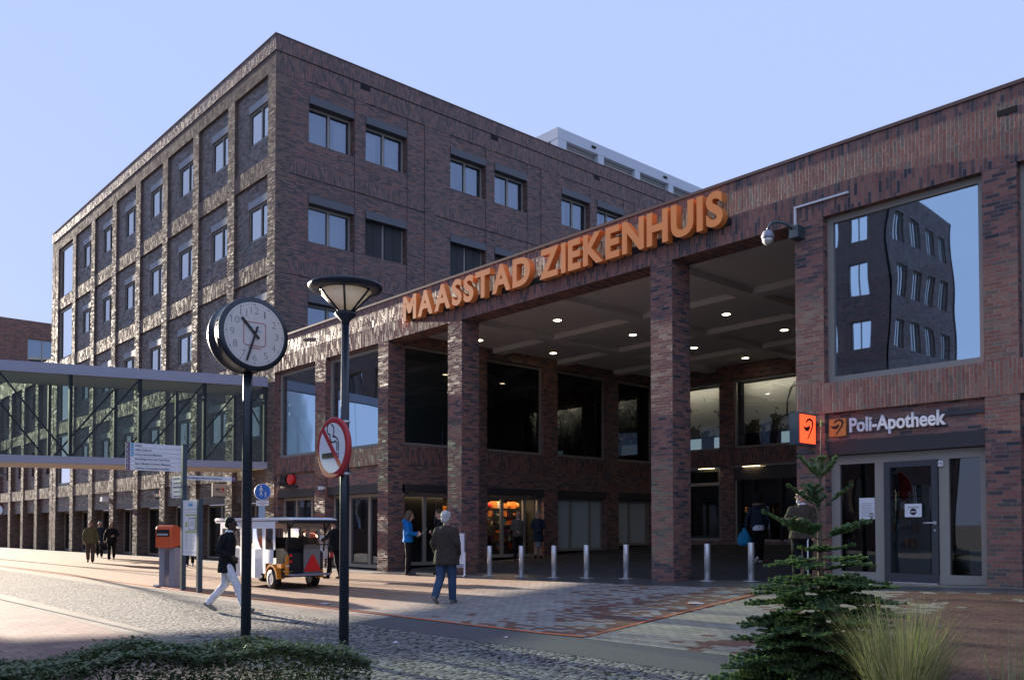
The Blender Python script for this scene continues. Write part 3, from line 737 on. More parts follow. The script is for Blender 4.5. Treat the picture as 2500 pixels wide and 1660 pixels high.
for x in (-17.95, -17.4, -16.3, -15.1): mb.box(x, x + .07, BY - .01, BY + .09, -.46, 1.70)
mb.build('revolving_door_post', 'black', hall)
# ceiling with shallow beams
mb = MB(); mb.box(-21.75, -8.3, FY + .60, BY, 5.85, 5.95); 
for x in (-19.1, -15.65, -12.2): mb.box(x - .22, x + .22, FY + .602, BY - .002, 5.70, 5.849)
for y in (18.8, 21.75, 24.7):
    for a, b2 in ((-21.74, -19.322), (-18.878, -15.872), (-15.428, -12.422), (-11.978, -8.32)): mb.box(a, b2, y - .22, y + .22, 5.702, 5.849)
mb.build('portico_ceiling', 'ceiling', hall)
# right wall with the pharmacy
RW = [(-7.90, -5.23), (-4.74, -1.82), (-1.33, 1.6), (2.1, 5.0)]
hs = [(a, b2, 2.57, 5.56) for a, b2 in RW] + [(a, b2, -1.5, 1.53) for a, b2 in RW]
mb = MB(); mb.wall((0, FY + .10, 0), (1, 0, 0), (0, 1, 0), -8.40, XE, -2, 5.55, hs, .55); mb.build('right_wall', 'brick', hall)
mb = MB(); mb.box(-8.45, -7.897, FY, FY + .66, -2, 5.548)
for a, b2 in zip([w[1] for w in RW], [w[0] for w in RW[1:]]): mb.box(a - .003, b2 + .003, FY, FY + .66, -2, 5.548)
mb.build('right_pier', 'brick_pier', hall)
mb = MB(); mb.box(-8.45, XE, FY - .004, FY + .12, 2.03, 2.565); mb.build('right_soldier_course', 'brick_rough', hall)
mb = MB()
for a, b2 in RW: mb.box(a + .004, b2 - .004, FY + .085, FY + .45, 1.285, 1.528)
mb.build('right_lintel', 'lintel', hall)
mb = MB(); mb.box(-6.0, -5.24, FY + .06, FY + .12, 1.80, 1.865); mb.build('sign_rail', 'frame_dark', hall)
mb = MB(); mb.box(-8.29, -8.1, 15.1, BY, -2, 5.9); mb.build('portico_right_wall', 'brick', hall)
for i, (a, b2) in enumerate(RW):
    f = window(hall, (0, FY + .10, 0), (1, 0, 0), (0, 1, 0), a, b2, 2.57, 5.56, .05, fw=.115, pane='pane_big', back='room', backd=2.2,
               curtain='blind_teal', curt_spans=[(a + .1, b2 - .1, 4.35, 5.5, .13), (a + .1, b2 - .1, 2.62, 2.86, .13)])
    z0 = zg(a + 1, FY) + .03
    if i: window(hall, (0, FY + .10, 0), (1, 0, 0), (0, 1, 0), a, b2, z0, 1.28, .12, mull=(a + 1.0, a + 2.0), fw=.12, pane='pane_dark', back='room', backd=2, name='shop_window')
# pharmacy front
z0 = zg(-6.5, FY) + .035
ph = window(hall, (0, FY + .10, 0), (1, 0, 0), (0, 1, 0), -7.90, -5.23, z0, 1.28, .12, mull=(-7.02, -5.95), fw=.16, pane='pane_dark', back='room', backd=2.4, name='pharmacy_front')
D = MB(); y0, y1 = FY + .19, FY + .26
D.box(-6.93, -6.83, y0, y1, z0 + .02, 1.12); D.box(-6.14, -6.04, y0, y1, z0 + .02, 1.12); D.box(-6.83, -6.14, y0, y1, z0 + .02, z0 + .16); D.box(-6.83, -6.14, y0, y1, 1.02, 1.12)
door = D.build('pharmacy_door', 'frame_dark', hall)
mb = MB(); mb.tube([(-6.09, y0 - .01, .08), (-6.09, y0 - .055, .08), (-6.25, y0 - .06, .08)], .013, 8); mb.lathe([(.03, 0), (.03, .012)], (-6.09, y0, .08), 14, axis='Y'); mb.lathe([(.016, 0), (.016, .01)], (-6.09, y0, -.04), 10, axis='Y'); mb.build('door_handle', 'inox', door)
mb = MB(); mb.box(-7.9, -5.23, FY - .06, FY + .20, z0 - .12, z0 - .002); mb.build('door_step', 'kerb', hall)
mb = MB(); mb.box(-6.93, -6.04, FY + .14, FY + .19, z0, z0 + .018); mb.build('threshold', 'inox', hall)
# pharmacy furniture glimpsed behind the glass
mb = MB()
mb.box(-7.6, -6.75, 16.2, 16.5, z0, .55, 0); mb.box(-6.7, -6.55, 15.6, 16.3, z0, .75, 0); mb.box(-6.4, -6.2, 15.4, 15.7, z0, -.30, 0); mb.box(-5.75, -5.45, 15.2, 15.5, z0, -.35, 0)
for i in range(40):
    x = random.uniform(-7.55, -6.8); z = random.choice((-.35, -.05, .22, .58)); w = random.uniform(.03, .07); mb.box(x, x + w, 16.05, 16.18, z, z + random.uniform(.06, .16), random.choice((0, 1, 2, 3)))
mb.build('pharmacy_shelf', ['room_mid', 'offwhite', 'light_blue', 'orange'], hall)
# toy shop displays behind the portico windows
pal = ['orange', 'red', 'white', 'purple', 'light_blue', 'amber_sign', 'offwhite', 'black']
for i, (a, b2) in enumerate(PW[:2]):
    zf0 = zg(-21.75, (a + b2) / 2) + .06; mb = MB(); R = random.Random(20 + i)
    for sh in range(6):
        zz = zf0 + .25 + sh * .28
        mb.box(-22.95, -22.55, a + .1, b2 - .1, zz - .02, zz, 7); y = a + .15
        while y < b2 - .3:
            w = R.uniform(.06, .20); h = R.uniform(.08, .25)
            if R.random() < .45: mb.ell((-22.7, y + w / 2, zz + h / 2), (.09, w / 2, h / 2), 10, 8, R.randrange(8))
            else: mb.box(-22.85, -22.6, y, y + w, zz, zz + h, R.randrange(8))
            y += w + R.uniform(.01, .06)
    mb.build('toy_display', pal, hall)
    mb = MB(); mb.box(-22.9, -22.2, a + .2, b2 - .2, .99, 1.02); mb.build('shop_ceiling_light', 'shop_light', hall)

# murals behind the glass of the back wall: pale boards with drawn plants
b = NB('mural_board'); geo = b.n('ShaderNodeNewGeometry'); P = geo.outputs['Position']; p = b.sep(P)
n1 = b.noise(b.vm('ADD', P, (4.0, 0, 0)), 2.2, 6, .7); n2 = b.noise(P, 5.0, 5, .7)
low = b.m('SUBTRACT', 4.55, p[2]); 
ink = b.m('GREATER_THAN', b.m('ADD', n1.outputs[0], b.m('MULTIPLY', low, 0.14)), 0.63)
c = b.mix(ink, (0.80, 0.77, 0.66, 1), b.ramp(n2.outputs[0], [(.35, (.06, .09, .18)), (.48, (.16, .13, .06)), (.56, (.10, .14, .06)), (.66, (.22, .08, .06))]))
M['mural'] = b.fin(b.bsdf(c, .8))
M['bark_dark'] = simple('mural_ink', (.035, .032, .03), .8)
for (x0, x1) in ((-21.1, -18.82), (-18.08, -14.5)):
    MB().box(x0 + .1, x1 - .1, BY + .15, BY + .20, 5.262, 5.292).build('mural_fill_strip', 'mural_fill', hall)  # added unseen glow strip that brightens the mural
    mu = MB(); mu.box(x0, x1, BY + .55, BY + .58, 3.42, 5.22); mu = mu.build('mural', 'mural', hall)
    if x0 > -19:
        R = random.Random(5); tb = MB()
        def br(x, z, a, L, w, d):
            x2 = x + L * sin(a); z2 = z + L * cos(a); tb.tube([(x, BY + .545, z), (x2, BY + .545, z2)], [w, w * .7], 6)
            if d: 
                for k in range(2 if d > 1 else 3): br(x2, z2, a + R.uniform(-.9, .9), L * R.uniform(.55, .85), w * .62, d - 1)
        br(-16.35, 3.9, .05, .55, .035, 4); br(-16.35, 3.95, -1.9, .5, .03, 3); br(-16.35, 3.95, 1.9, .5, .03, 3)
        tb.build('drawn_tree', 'bark_dark', mu)
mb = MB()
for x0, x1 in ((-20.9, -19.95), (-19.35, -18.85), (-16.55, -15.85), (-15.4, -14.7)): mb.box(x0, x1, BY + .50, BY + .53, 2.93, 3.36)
M['daylight_glow'] = emit('daylight_glow_pane', (.55, .72, .80), .13); mb.build('frosted_glow_panel', 'daylight_glow', hall)  # emission stands in for daylight coming through these panels

# recessed lights of the portico
for k, (x, y) in enumerate(((-17.46, 17.31), (-17.27, 20.33), (-20.86, 20.48), (-20.95, 17.35), (-17.2, 23.28), (-13.89, 20.26), (-13.87, 23.16), (-17.06, 26.0), (-13.9, 17.3), (-10.4, 20.3))):
    if k == 0:
        dl = thing('downlight', '', 'ceiling light', (x, y, 5.85), group='round downlights in the portico ceiling')
        mb = MB(); mb.lathe([(.145, 0), (.145, -.02), (.115, -.022)], (0, 0, 0), 20); mb.build('rim', 'alu_white', dl)
        mb = MB(); mb.lathe([(.112, -.0225), (.10, -.03)], (0, 0, 0), 20); mb.build('lamp', 'amber', dl); cur = dl
    else: cur = dup(dl, (x, y, 5.85))
    row = 'first' if y < 18 else 'second' if y < 21 else 'third' if y < 24 else 'rearmost'
    pos = {0: 'above the gap between second and third columns', 1: 'just left of the third column', 2: 'near the side wall', 3: 'right beside the second column', 4: 'straight right of the third column', 5: 'high beside the pharmacy corner', 6: 'close to the pharmacy pillar', 7: 'in front of the mural', 8: 'hidden by the third column', 9: 'behind the pharmacy pillar'}[k]
    cur['label'] = 'lit ceiling downlight, %s row, %s' % (row, pos)
for k, x in enumerate((-19.3, -17.4, -15.2)):
    t = thing('strip_lamp', 'glowing strip lamp over the %s' % ('side entrance door' if k == 0 else 'left half of the revolving door' if k == 1 else 'right half of the revolving door'), 'lamp', (x, BY - .06, 2.18))
    MB().box(-.36, .36, -.06, .04, 0, .05).build('housing', 'lintel', t); MB().box(-.33, .33, -.05, .03, -.012, -.001).build('tube', 'strip_light', t)

# ================================================================== glazed footbridge
br_ = thing('glass_footbridge', 'glazed steel footbridge crossing from the left to the brick block above the pavement', 'footbridge', (-32, 8, -1.5), absolute=True)
BP = Vector((-29.56, 14.48, 0)); BD = Vector((-0.313, -0.95, 0)).normalized(); BW = Vector((-2.74, 0, 0)); BL = 13.4
BT = [0.02, 2.10, 4.20, 6.33, 8.45, 10.55, 12.7]
def bpt(t, s, z): p = BP + BD * t + BW * s; return Vector((p.x, p.y, z))
def bslab(mb, t0, t1, s0, s1, z0, z1, mi=0):
    c = [bpt(t0, s0, 0), bpt(t1, s0, 0), bpt(t1, s1, 0), bpt(t0, s1, 0)]
    mb.prism([(p.x, p.y) for p in c], (0, 0, z0), (1, 0, 0), (0, 1, 0), (0, 0, z1 - z0), mi)
mb = MB()
bslab(mb, 0, BL, -.035, 0, 5.10, 5.44); bslab(mb, 0, BL, 1, 1.035, 5.10, 5.44); bslab(mb, 0, BL, 0.001, .999, 5.16, 5.40); bslab(mb, 0, BL, -.05, -.036, 5.085, 5.135)
mb.build('roof_fascia', 'alu', br_)
mb = MB(); bslab(mb, 0, BL, -.035, 0, 2.13, 2.37); bslab(mb, 0, BL, 1, 1.035, 2.13, 2.37); bslab(mb, 0, BL, 0.001, .999, 2.20, 2.33); mb.build('floor_slab', 'alu', br_)
mb = MB(); bslab(mb, 0, BL, 0.02, .98, 2.12, 2.199); mb.build('underside', 'ceiling', br_)
mb = MB(); bslab(mb, 0, BL, 0.02, .98, 5.10, 5.158); mb.build('inner_ceiling', 'ceiling', br_)
for s_, nm in ((0.03, 'post'), (0.97, 'post')):
    for t in BT:
        mb = MB(); bslab(mb, t - .05, t + .05, s_ - .02, s_ + .02, 2.335, 5.10); mb.build(nm, 'steel_dark', br_)
    for i in range(len(BT) - 1):
        a, b2 = BT[i], BT[i + 1]
        if i < 3: p0, p1 = bpt(b2 - .05, s_, 2.40), bpt(a + .05, s_, 5.05)
        else: p0, p1 = bpt(b2 - .05, s_, 5.05), bpt(a + .05, s_, 2.40)
        if i == 3: p0, p1 = bpt(a + .05, s_, 2.40), bpt(b2 - .05, s_, 5.05)
        MB().tube([p0, p1], .034, 8).build('diagonal_brace', 'steel_dark', br_)
for s_ in (-.012, 1.012):
    for i in range(len(BT) - 1):
        a, b2 = BT[i] + .01, BT[i + 1] - .01; mb = MB()
        mb.quad(bpt(a, s_, 2.372), bpt(b2, s_, 2.372), bpt(b2, s_, 5.098), bpt(a, s_, 5.098)); mb.build('glass_pane', 'pane_bridge', br_, recalc=False)

# ================================================================== buildings beside and behind the camera (shade the ground and show in the panes)
def far_block(name, label, x0, x1, y0, y1, ztop, faces, zb=-1.8, mat='tower_side', row=3.6, pitch=2.9, ww=1.7, wh=1.9, curtain='curtain'):
    t = thing(name, label, 'building', ((x0 + x1) / 2, (y0 + y1) / 2, zb), absolute=True)
    zs = []; z = ztop - 3.3
    while z > zb + 0.8: zs.append(z); z -= row
    mb = MB(); wm = []
    for f in 'NESW':
        if f in 'NS': o = (0, y1 if f == 'N' else y0, 0); ud = (1, 0, 0); dd = (0, -1 if f == 'N' else 1, 0); u0, u1 = x0, x1
        else: o = (x1 if f == 'E' else x0, 0, 0); ud = (0, 1, 0); dd = (-1 if f == 'E' else 1, 0, 0); u0, u1 = y0 + .001, y1 - .001
        hs = []
        if f in faces:
            n = int((u1 - u0 - 1.0) / pitch)
            for k in range(n):
                u = u0 + 1.0 + (u1 - u0 - 1.0 - n * pitch) / 2 + k * pitch
                for zz in zs: hs.append((u, u + ww, zz, zz + wh)); wm.append((o, ud, dd, u, u + ww, zz, zz + wh))
        mb.wall(o, ud, dd, u0, u1, zb, ztop, hs, .3)
    mb.build('wall', mat, t)
    mb = MB(); mb.box(x0 + .3, x1 - .3, y0 + .3, y1 - .3, ztop - .4, ztop - .3); mb.build('roof', 'asphalt', t)
    for (o, ud, dd, a, b2, c, d) in wm:
        window(t, o, ud, dd, a, b2, c, d, .15, mull=((a + b2) / 2,), back='blind_and_fill_pale', backd=.25, pane='pane_mirror' if name == 'opposite_block' else 'pane')
    return t
far_block('opposite_block', 'tall brick block with pale curtained windows mirrored in the big pane above the pharmacy', -60, -26.2, -37.6, -27, 22.5, 'NE', ww=1.35, pitch=2.3, wh=1.95)
far_block('bridgehead_block', 'brick block carrying the far end of the glazed footbridge', -56, -33.0, -18, 2.05, 10.5, 'NE')
far_block('distant_block', 'hazy brown brick building beyond the far end of the wing', -92, -78, 15.3, 23.4, 16.6, 'E', ww=2.2, pitch=4.4)

# ================================================================== lettering on the fascia
sg = thing('hospital_sign', 'big orange raised letters reading MAASSTAD ZIEKENHUIS along the fascia', 'sign', (-15.2, FY - .1, 5.85), absolute=True)
LH = 0.70
def word(txt, x0, x1, z0, hgt, depth, bold, mat, parent, y, bevel=0.012, gap=0.08, name='letter', space=1.0):
    ws = []
    for ch in txt:
        vs, fs = glyphs(ch, 1.0, depth, bold, 0)
        ws.append((max(p[0] for p in vs) - min(p[0] for p in vs)))
    cap_h = 0.73
    tot = x1 - x0; sc = (tot - gap * (len(txt) - 1)) / sum(ws); x = x0
    for ch, w in zip(txt, ws):
        vs, fs = glyphs(ch, 1.0, 1.0, bold, 0)
        X0 = min(p[0] for p in vs); Y0 = min(p[1] for p in vs); Y1 = max(p[1] for p in vs)
        mb = MB(); hh = hgt / (Y1 - Y0)
        for p in vs: mb.v.append((x + (p[0] - X0) * sc, y - (p[2] + .5) * depth, z0 + (p[1] - Y0) * hh))
        for f in fs: mb.f.append(f); mb.mi.append(0); mb.sm.append(False)
        o = mb.build(name, mat, parent)
        if bevel:
            md = o.modifiers.new('bevel', 'BEVEL'); md.width = bevel; md.segments = 2; md.limit_method = 'ANGLE'; md.angle_limit = RAD(50)
        x += w * sc + gap
word('MAASSTAD', -20.65, -15.33, 5.87, LH, 0.17, 0.035, 'orange', sg, FY - .06)
word('ZIEKENHUIS', -15.0, -9.85, 5.87, LH, 0.17, 0.035, 'orange', sg, FY - .06)
MB().box(-20.7, -9.8, FY - .055, FY - .004, 5.90, 6.02).build('ledge_shade', 'groove', sg)  # dark strip standing in for the shaded ledge behind the letters

pt = thing('pharmacy_lettering', 'white raised letters reading Poli-Apotheek on the brick above the shop door', 'sign', (-6.6, FY, 1.7), absolute=True)
mb = MB(); put_text(mb, 'Poli-Apotheek', 0.34, (-7.45, FY + .04, 1.665), (1, 0, 0), (0, 0, 1), .04, .008, width=1.62); mb.build('letters', 'white', pt)
def snake(mb, o, u, v, s, mi=0, d=.012):
    """bowl-and-curl chemist emblem: a leaf shaped bowl and a curled stem"""
    o = Vector(o); u = Vector(u); v = Vector(v); w = u.cross(v) * d
    mb.prism([(x * s, y * s) for x, y in ((-.40, .12), (-.30, .06), (-.10, .08), (.12, .16), (.10, .02), (-.02, -.09), (-.18, -.10), (-.32, -.02))], o, u, v, w, mi)
    pts = [(-.16, .22), (-.06, .33), (.10, .38), (.26, .32), (.30, .18), (.22, .02), (.08, -.18), (-.06, -.36), (-.10, -.42), (-.02, -.40), (.16, -.18), (.34, .06), (.40, .24), (.34, .40), (.14, .47), (-.06, .43), (-.18, .33)]
    mb.prism([(x * s, y * s) for x, y in pts], o, u, v, w * .9, mi)
lg = thing('pharmacy_logo_plate', 'square amber plate with a black curled emblem left of the white lettering', 'sign', (-7.68, FY, 1.77), absolute=True)
MB().box(-7.84, -7.53, FY + .05, FY + .095, 1.61, 1.92).build('plate', 'amber_sign', lg)
mb = MB(); snake(mb, (-7.69, FY + .049, 1.77), (1, 0, 0), (0, 0, 1), .30, d=.008); mb.build('emblem', 'black', lg)
pb = thing('pharmacy_light_box', 'projecting orange light box with a black emblem on the corner pillar', 'sign', (-8.14, 14.2, 1.47), absolute=True)
MB().box(-8.235, -8.055, 13.90, 14.46, 1.46, 2.02).build('housing', 'pole_grey', pb)
MB().box(-8.054, -8.04, 13.93, 14.44, 1.49, 1.99).build('face', 'redlit', pb)
mb = MB(); snake(mb, (-8.039, 14.19, 1.74), (0, 1, 0), (0, 0, 1), .42, d=.006); mb.build('emblem', 'black', pb)
MB().box(-8.2, -8.1, 14.46, FY + .01, 1.6, 1.9).build('bracket', 'pole_grey', pb)
hn = thing('house_number_plate', 'small white house number plate 19 beside the pharmacy door', 'sign', (-5.99, FY + .2, 1.05), absolute=True)
MB().box(-6.03, -5.95, FY + .19, FY + .205, 1.00, 1.09).build('plate', 'white', hn)
mb = MB(); put_text(mb, '19', .05, (-6.02, FY + .189, 1.025), (1, 0, 0), (0, 0, 1), .003, width=.055, height=.04); mb.build('digits', 'black', hn)
def notice(label, x0, x1, z0, z1, head, lines, y):
    t = thing('paper_notice', label, 'notice', ((x0 + x1) / 2, y, z0), absolute=True)
    MB().box(x0, x1, y - .004, y, z0, z1).build('sheet', 'white', t)
    mb = MB()
    if head: put_text(mb, head, .04, (x0 + .05, y - .0055, z1 - .07), (1, 0, 0), (0, 0, 1), .002, width=(x1 - x0) - .1, height=.022)
    for k in range(lines): mb.box(x0 + .03, x1 - .03 - .02 * (k % 3), y - .0065, y - .0045, z1 - .10 - k * .028, z1 - .094 - k * .028)
    cx = (x0 + x1) / 2 if not lines else x1 - .06; cz = z0 + .07; r = .042 if lines else .055
    if not lines: cz = z0 + (z1 - z0) * .40
    mb.lathe([(r, 0), (r, .002)], (cx, y - .0045, cz), 20, axis='Y')
    mb.build('print', 'grey_text' if lines else 'black', t)
    MB().box(cx - r * .75, cx + r * .75, y - .0085, y - .007, cz - .008, cz + .008).build('bar', 'white', t)
notice('white paper notice taped inside the left pane of the pharmacy front', -7.40, -7.12, .15, .52, None, 9, FY + .255)
notice('white paper notice headed GEEN INGANG on the pharmacy door', -6.58, -6.30, .18, .40, 'GEEN INGANG', 0, FY + .20)

# surveillance cameras and cable duct
dc = thing('dome_camera', 'grey dome camera hanging from a bent arm on the pharmacy corner', 'camera', (-8.4, 14.45, 5.3), absolute=True)
MB().box(-8.452, -8.27, 14.30, 14.497, 5.25, 5.47).build('junction_box', 'pole_grey', dc)
mb = MB(); mb.tube([(-8.40, 14.30, 5.42), (-8.46, 14.2, 5.50), (-8.55, 14.1, 5.54), (-8.63, 14.02, 5.52), (-8.67, 13.98, 5.44), (-8.68, 13.97, 5.38)], .025, 10); mb.build('arm', 'pole_grey', dc)
mb = MB(); mb.lathe([(.03, .16), (.085, .13), (.115, .05), (.115, 0)], (-8.68, 13.97, 5.23), 20); mb.build('hood', 'alu', dc)
mb = MB(); mb.ell((-8.68, 13.97, 5.22), (.10, .10, .11), 18, 10); mb.build('dome', 'inox', dc)
cd = thing('cable_duct', 'thin white cable duct bending round above the dome camera', 'cable duct', (-8.43, FY, 5.6), absolute=True)
MB().box(-8.44, -8.405, FY - .045, FY - .005, 5.47, 5.83).box(-8.44, -7.40, FY - .045, FY - .006, 5.831, 5.862).build('duct', 'white', cd)
wc = thing('bullet_camera', 'small white box camera on the pier between the shop fronts', 'camera', (-25.4, 14.4, 1.2), absolute=True)
MB().box(-25.50, -25.28, 14.27, 14.40, 1.24, 1.34).build('body', 'white', wc); MB().box(-25.42, -25.36, 14.40, 14.5, 1.27, 1.31).build('bracket', 'white', wc); mb = MB(); mb.lathe([(.035, 0), (.035, .01)], (-25.45, 14.269, 1.29), 12, axis='Y'); mb.build('lens', 'black', wc)
wl_ = thing('wall_lamp', 'small white floodlight on the brick wall under the footbridge', 'lamp', (-47.6, 14.4, 1.4), absolute=True)
MB().box(-47.75, -47.4, 14.25, 14.72, 1.35, 1.58).build('housing', 'white', wl_)

# shop signs
def ako(x, z, s, y, label):
    t = thing('shop_sign', label, 'sign', (x, y, z), absolute=True)
    mb = MB(); put_text(mb, 'AK', .4, (x, y, z), (1, 0, 0), (0, 0, 1), .14, .02, width=.62 * s, height=.33 * s); mb.build('letters', 'black', t)
    mb = MB(); mb.lathe([(.17 * s, -.10), (.17 * s, .10)], (x + .85 * s, y, z + .165 * s), 28, axis='Y'); mb.build('dot', 'red', t)
    MB().box(x + .05 * s, x + 1.15 * s, y - .02, y + .08, z - .10 * s, z - .04 * s).build('tag_line', 'black', t)
ako(-28.55, 1.50, 1.0, FY + .02, 'black AK letters with a fat red dot above the shop beside the cart')
ako(-40.95, 1.42, 1.05, FY + .12, 'letters with a glowing red dot on the brick beneath the footbridge')
ab = thing('projecting_sign', 'square white AKO box sign projecting from a brick pier behind the signpost', 'sign', (-32.9, 14.2, 1.2), absolute=True)
MB().box(-33.04, -32.9, 13.93, 14.47, 1.20, 1.74).build('box', 'lintel', ab); MB().box(-32.899, -32.885, 13.96, 14.45, 1.23, 1.71).build('face', 'offwhite', ab)
mb = MB(); put_text(mb, 'AK', .2, (-32.884, 14.02, 1.44), (0, 1, 0), (0, 0, 1), .004, .008, width=.22, height=.10); mb.box(-32.886, -32.883, 14.04, 14.38, 1.385, 1.40); mb.build('letters', 'black', ab)
mb = MB(); mb.lathe([(.055, 0), (.055, .006)], (0, 0, 0), 20, basis=(Vector((0, 1, 0)), Vector((0, 0, 1)), Vector((1, 0, 0))), c=(-32.885, 14.32, 1.49)) if False else mb.lathe([(.055, 0), (.055, .006)], (-32.885, 14.32, 1.49), 20, basis=(Vector((0, 1, 0)), Vector((0, 0, 1)), Vector((1, 0, 0)))); mb.build('dot', 'red', ab)

# ================================================================== street furniture
# station clock
ck = thing('street_clock', 'round black street clock on a dark pole reading 10:33', 'clock', (-11.86, 5.52, -1.62))
mb = MB(); mb.tube([(0, 0, -.2), (0, 0, 3.4), (0, 0, 3.85)], [.072, .068, .066], 16); mb.build('pole', 'pole_blue', ck)
mb = MB(); cz = 4.36; BX = (Vector((0, 1, 0)), Vector((0, 0, 1)), Vector((1, 0, 0)))
mb.lathe([(.44, -.205), (.52, -.20), (.525, -.16), (.50, -.13), (.50, .13), (.525, .16), (.52, .20), (.455, .205)], (0, 0, cz), 48, basis=BX); case = mb.build('case', 'pole_blue', ck)
mb = MB(); mb.lathe([(.452, .2055), (.452, .209)], (0, 0, cz), 48, basis=BX); mb.lathe([(.452, -.209), (.452, -.2055)], (0, 0, cz), 48, basis=BX); dial = mb.build('dial', 'offwhite', ck)
mb = MB()
for hr in range(1, 13):
    a = 2 * pi * hr / 12; y = .335 * sin(a); z = .335 * cos(a); w = .06 if hr < 10 else (.10 if hr == 11 else .12)
    put_text(mb, str(hr), .12, (.2105, y - w / 2, cz + z - .048), (0, 1, 0), (0, 0, 1), .002, -.002, width=w if hr != 1 else .024, height=.096)
for k in range(60):
    a = 2 * pi * k / 60; r = .42; big = k % 5 == 0
    mb.obox((.2105, r * sin(a), cz + r * cos(a)), (.001, 0, 0), (0, .011 * cos(a) if big else .003 * cos(a), -(.011 if big else .003) * sin(a)), (0, .011 * sin(a), .011 * cos(a)))
mb.build('numerals', 'grey_text', dial)
mb = MB(); q = .125
ring = []
for cy_, cz_, a0 in ((q, q, 0), (-q, q, 90), (-q, -q, 180), (q, -q, 270)):
    for k in range(5): a = RAD(a0 + 22.5 * k); ring.append((.2107, cy_ + .04 * cos(a), cz + cz_ + .04 * sin(a)))
mb.tube(ring + ring[:1], .005, 6); mb.box(.2095, .212, -.09, .09, cz - .205, cz - .195); mb.build('emblem_frame', 'red_sign', dial)
mb = MB(); mb.box(.2095, .2115, -.09, -.02, cz + .085, cz + .10); mb.box(.2095, .2115, .03, .10, cz + .04, cz + .055); mb.build('emblem_marks', 'light_blue', dial)
def hand(name, ang, L, tail, w, x):
    a = RAD(ang); d = Vector((0, sin(a), cos(a))); n = Vector((0, cos(a), -sin(a)))
    MB().obox(Vector((x, 0, cz)) + d * (L - tail) / 2, (.004, 0, 0), n * w, d * (L + tail) / 2).build(name, 'black', ck)
hand('hour_hand', 316.5, .29, .085, .018, .225); hand('minute_hand', 198, .41, .115, .014, .235)
# street lamp
lp = thing('street_lamp', 'dark street lamp with a wide conical frosted shade', 'street lamp', (-10.60, 6.36, -1.62))
mb = MB(); mb.tube([(0, 0, -.2), (0, 0, 2.2), (0, 0, 4.5)], [.070, .064, .054], 16); mb.build('pole', 'pole_blue', lp)
mb = MB(); mb.lathe([(.055, 4.44), (.06, 4.49), (.155, 4.58), (.15, 4.60), (.10, 4.63)], n=24); mb.build('collar', 'pole_blue', lp)
mb = MB(); mb.lathe([(.085, 4.632), (.36, 4.905)], n=40); 
b = NB('frosted_shade'); d1 = b.n('ShaderNodeBsdfDiffuse'); d1.inputs[0].default_value = (.92, .86, .78, 1); t1 = b.n('ShaderNodeBsdfTranslucent'); t1.inputs[0].default_value = (.95, .88, .78, 1)
g1 = b.n('ShaderNodeBsdfGlossy'); g1.inputs['Roughness'].default_value = .15; mx = b.n('ShaderNodeMixShader'); mx.inputs[0].default_value = .6; b.l(d1.outputs[0], mx.inputs[1]); b.l(t1.outputs[0], mx.inputs[2])
m2 = b.n('ShaderNodeMixShader'); m2.inputs[0].default_value = .06; b.l(mx.outputs[0], m2.inputs[1]); b.l(g1.outputs[0], m2.inputs[2]); M['frosted'] = b.fin(m2.outputs[0])
mb.build('shade', 'frosted', lp)
mb = MB(); mb.lathe([(.365, 4.900), (.43, 4.905), (.49, 4.93), (.515, 4.965), (.51, 4.985), (.40, 5.02), (.2, 5.045), (.02, 5.05)], n=48); mb.build('brim', 'pole_blue', lp)
for k in range(6):
    a = 2 * pi * k / 6 + .45; mb = MB(); mb.tube([(.105 * cos(a), .105 * sin(a), 4.625), (.385 * cos(a), .385 * sin(a), 4.905)], .016, 6); mb.build('strut', 'pole_blue', lp)
# no smoking sign, facing the street
ns = thing('no_smoking_sign', 'round no smoking sign with red rim clamped to the lamp pole', 'sign', (-10.66, 6.24, -.52))
BY_ = (Vector((1, 0, 0)), Vector((0, 0, 1)), Vector((0, -1, 0)))
mb = MB(); mb.lathe([(.415, -.015), (.425, .0), (.425, .035), (.405, .045)], (0, 0, 1.62), 56, basis=BY_); mb.build('rim', 'red_sign', ns)
mb = MB(); mb.lathe([(.345, .0455), (.345, .0485)], (0, 0, 1.62), 56, basis=BY_); mb.build('face', 'white', ns)
mb = MB(); yy = -.0495
mb.box(-.27, .10, yy - .002, yy, 1.48, 1.555); mb.box(.125, .145, yy - .002, yy, 1.48, 1.555); mb.box(.165, .185, yy - .002, yy, 1.48, 1.555)
def smoke(pts):
    for (a, b2), (c, d) in zip(pts, pts[1:]):
        L = math.hypot(c - a, d - b2); mb.obox(((a + c) / 2, yy - .001, 1.62 + (b2 + d) / 2), ((c - a) / L * (L / 2 + .006), 0, (d - b2) / L * (L / 2 + .006)), (0, .001, 0), (-(d - b2) / L * .010, 0, (c - a) / L * .010))
smoke([(.135, -.045), (.135, .05), (.10, .085), (.0, .075), (-.04, .105), (-.05, .15), (-.045, .185), (-.09, .195), (-.13, .25), (-.12, .31), (-.08, .345)])
smoke([(.175, -.045), (.175, .06), (.14, .12), (.08, .155), (.03, .15), (.055, .22), (.045, .29), (-.02, .33)])
mb.build('pictogram', 'black', ns)
mb = MB(); u = Vector((.66, 0, -.75)).normalized()
mb.obox((0, yy - .004, 1.62), u * .365, u.cross(Vector((0, 1, 0))) * .036, (0, .002, 0)); mb.build('slash', 'red_sign', ns)
for z in (1.25, 1.97): mb = MB(); mb.lathe([(.068, 0), (.072, .004), (.072, .03), (.068, .034)], (.06, .12, z), 20); mb.build('clamp', 'inox', ns)

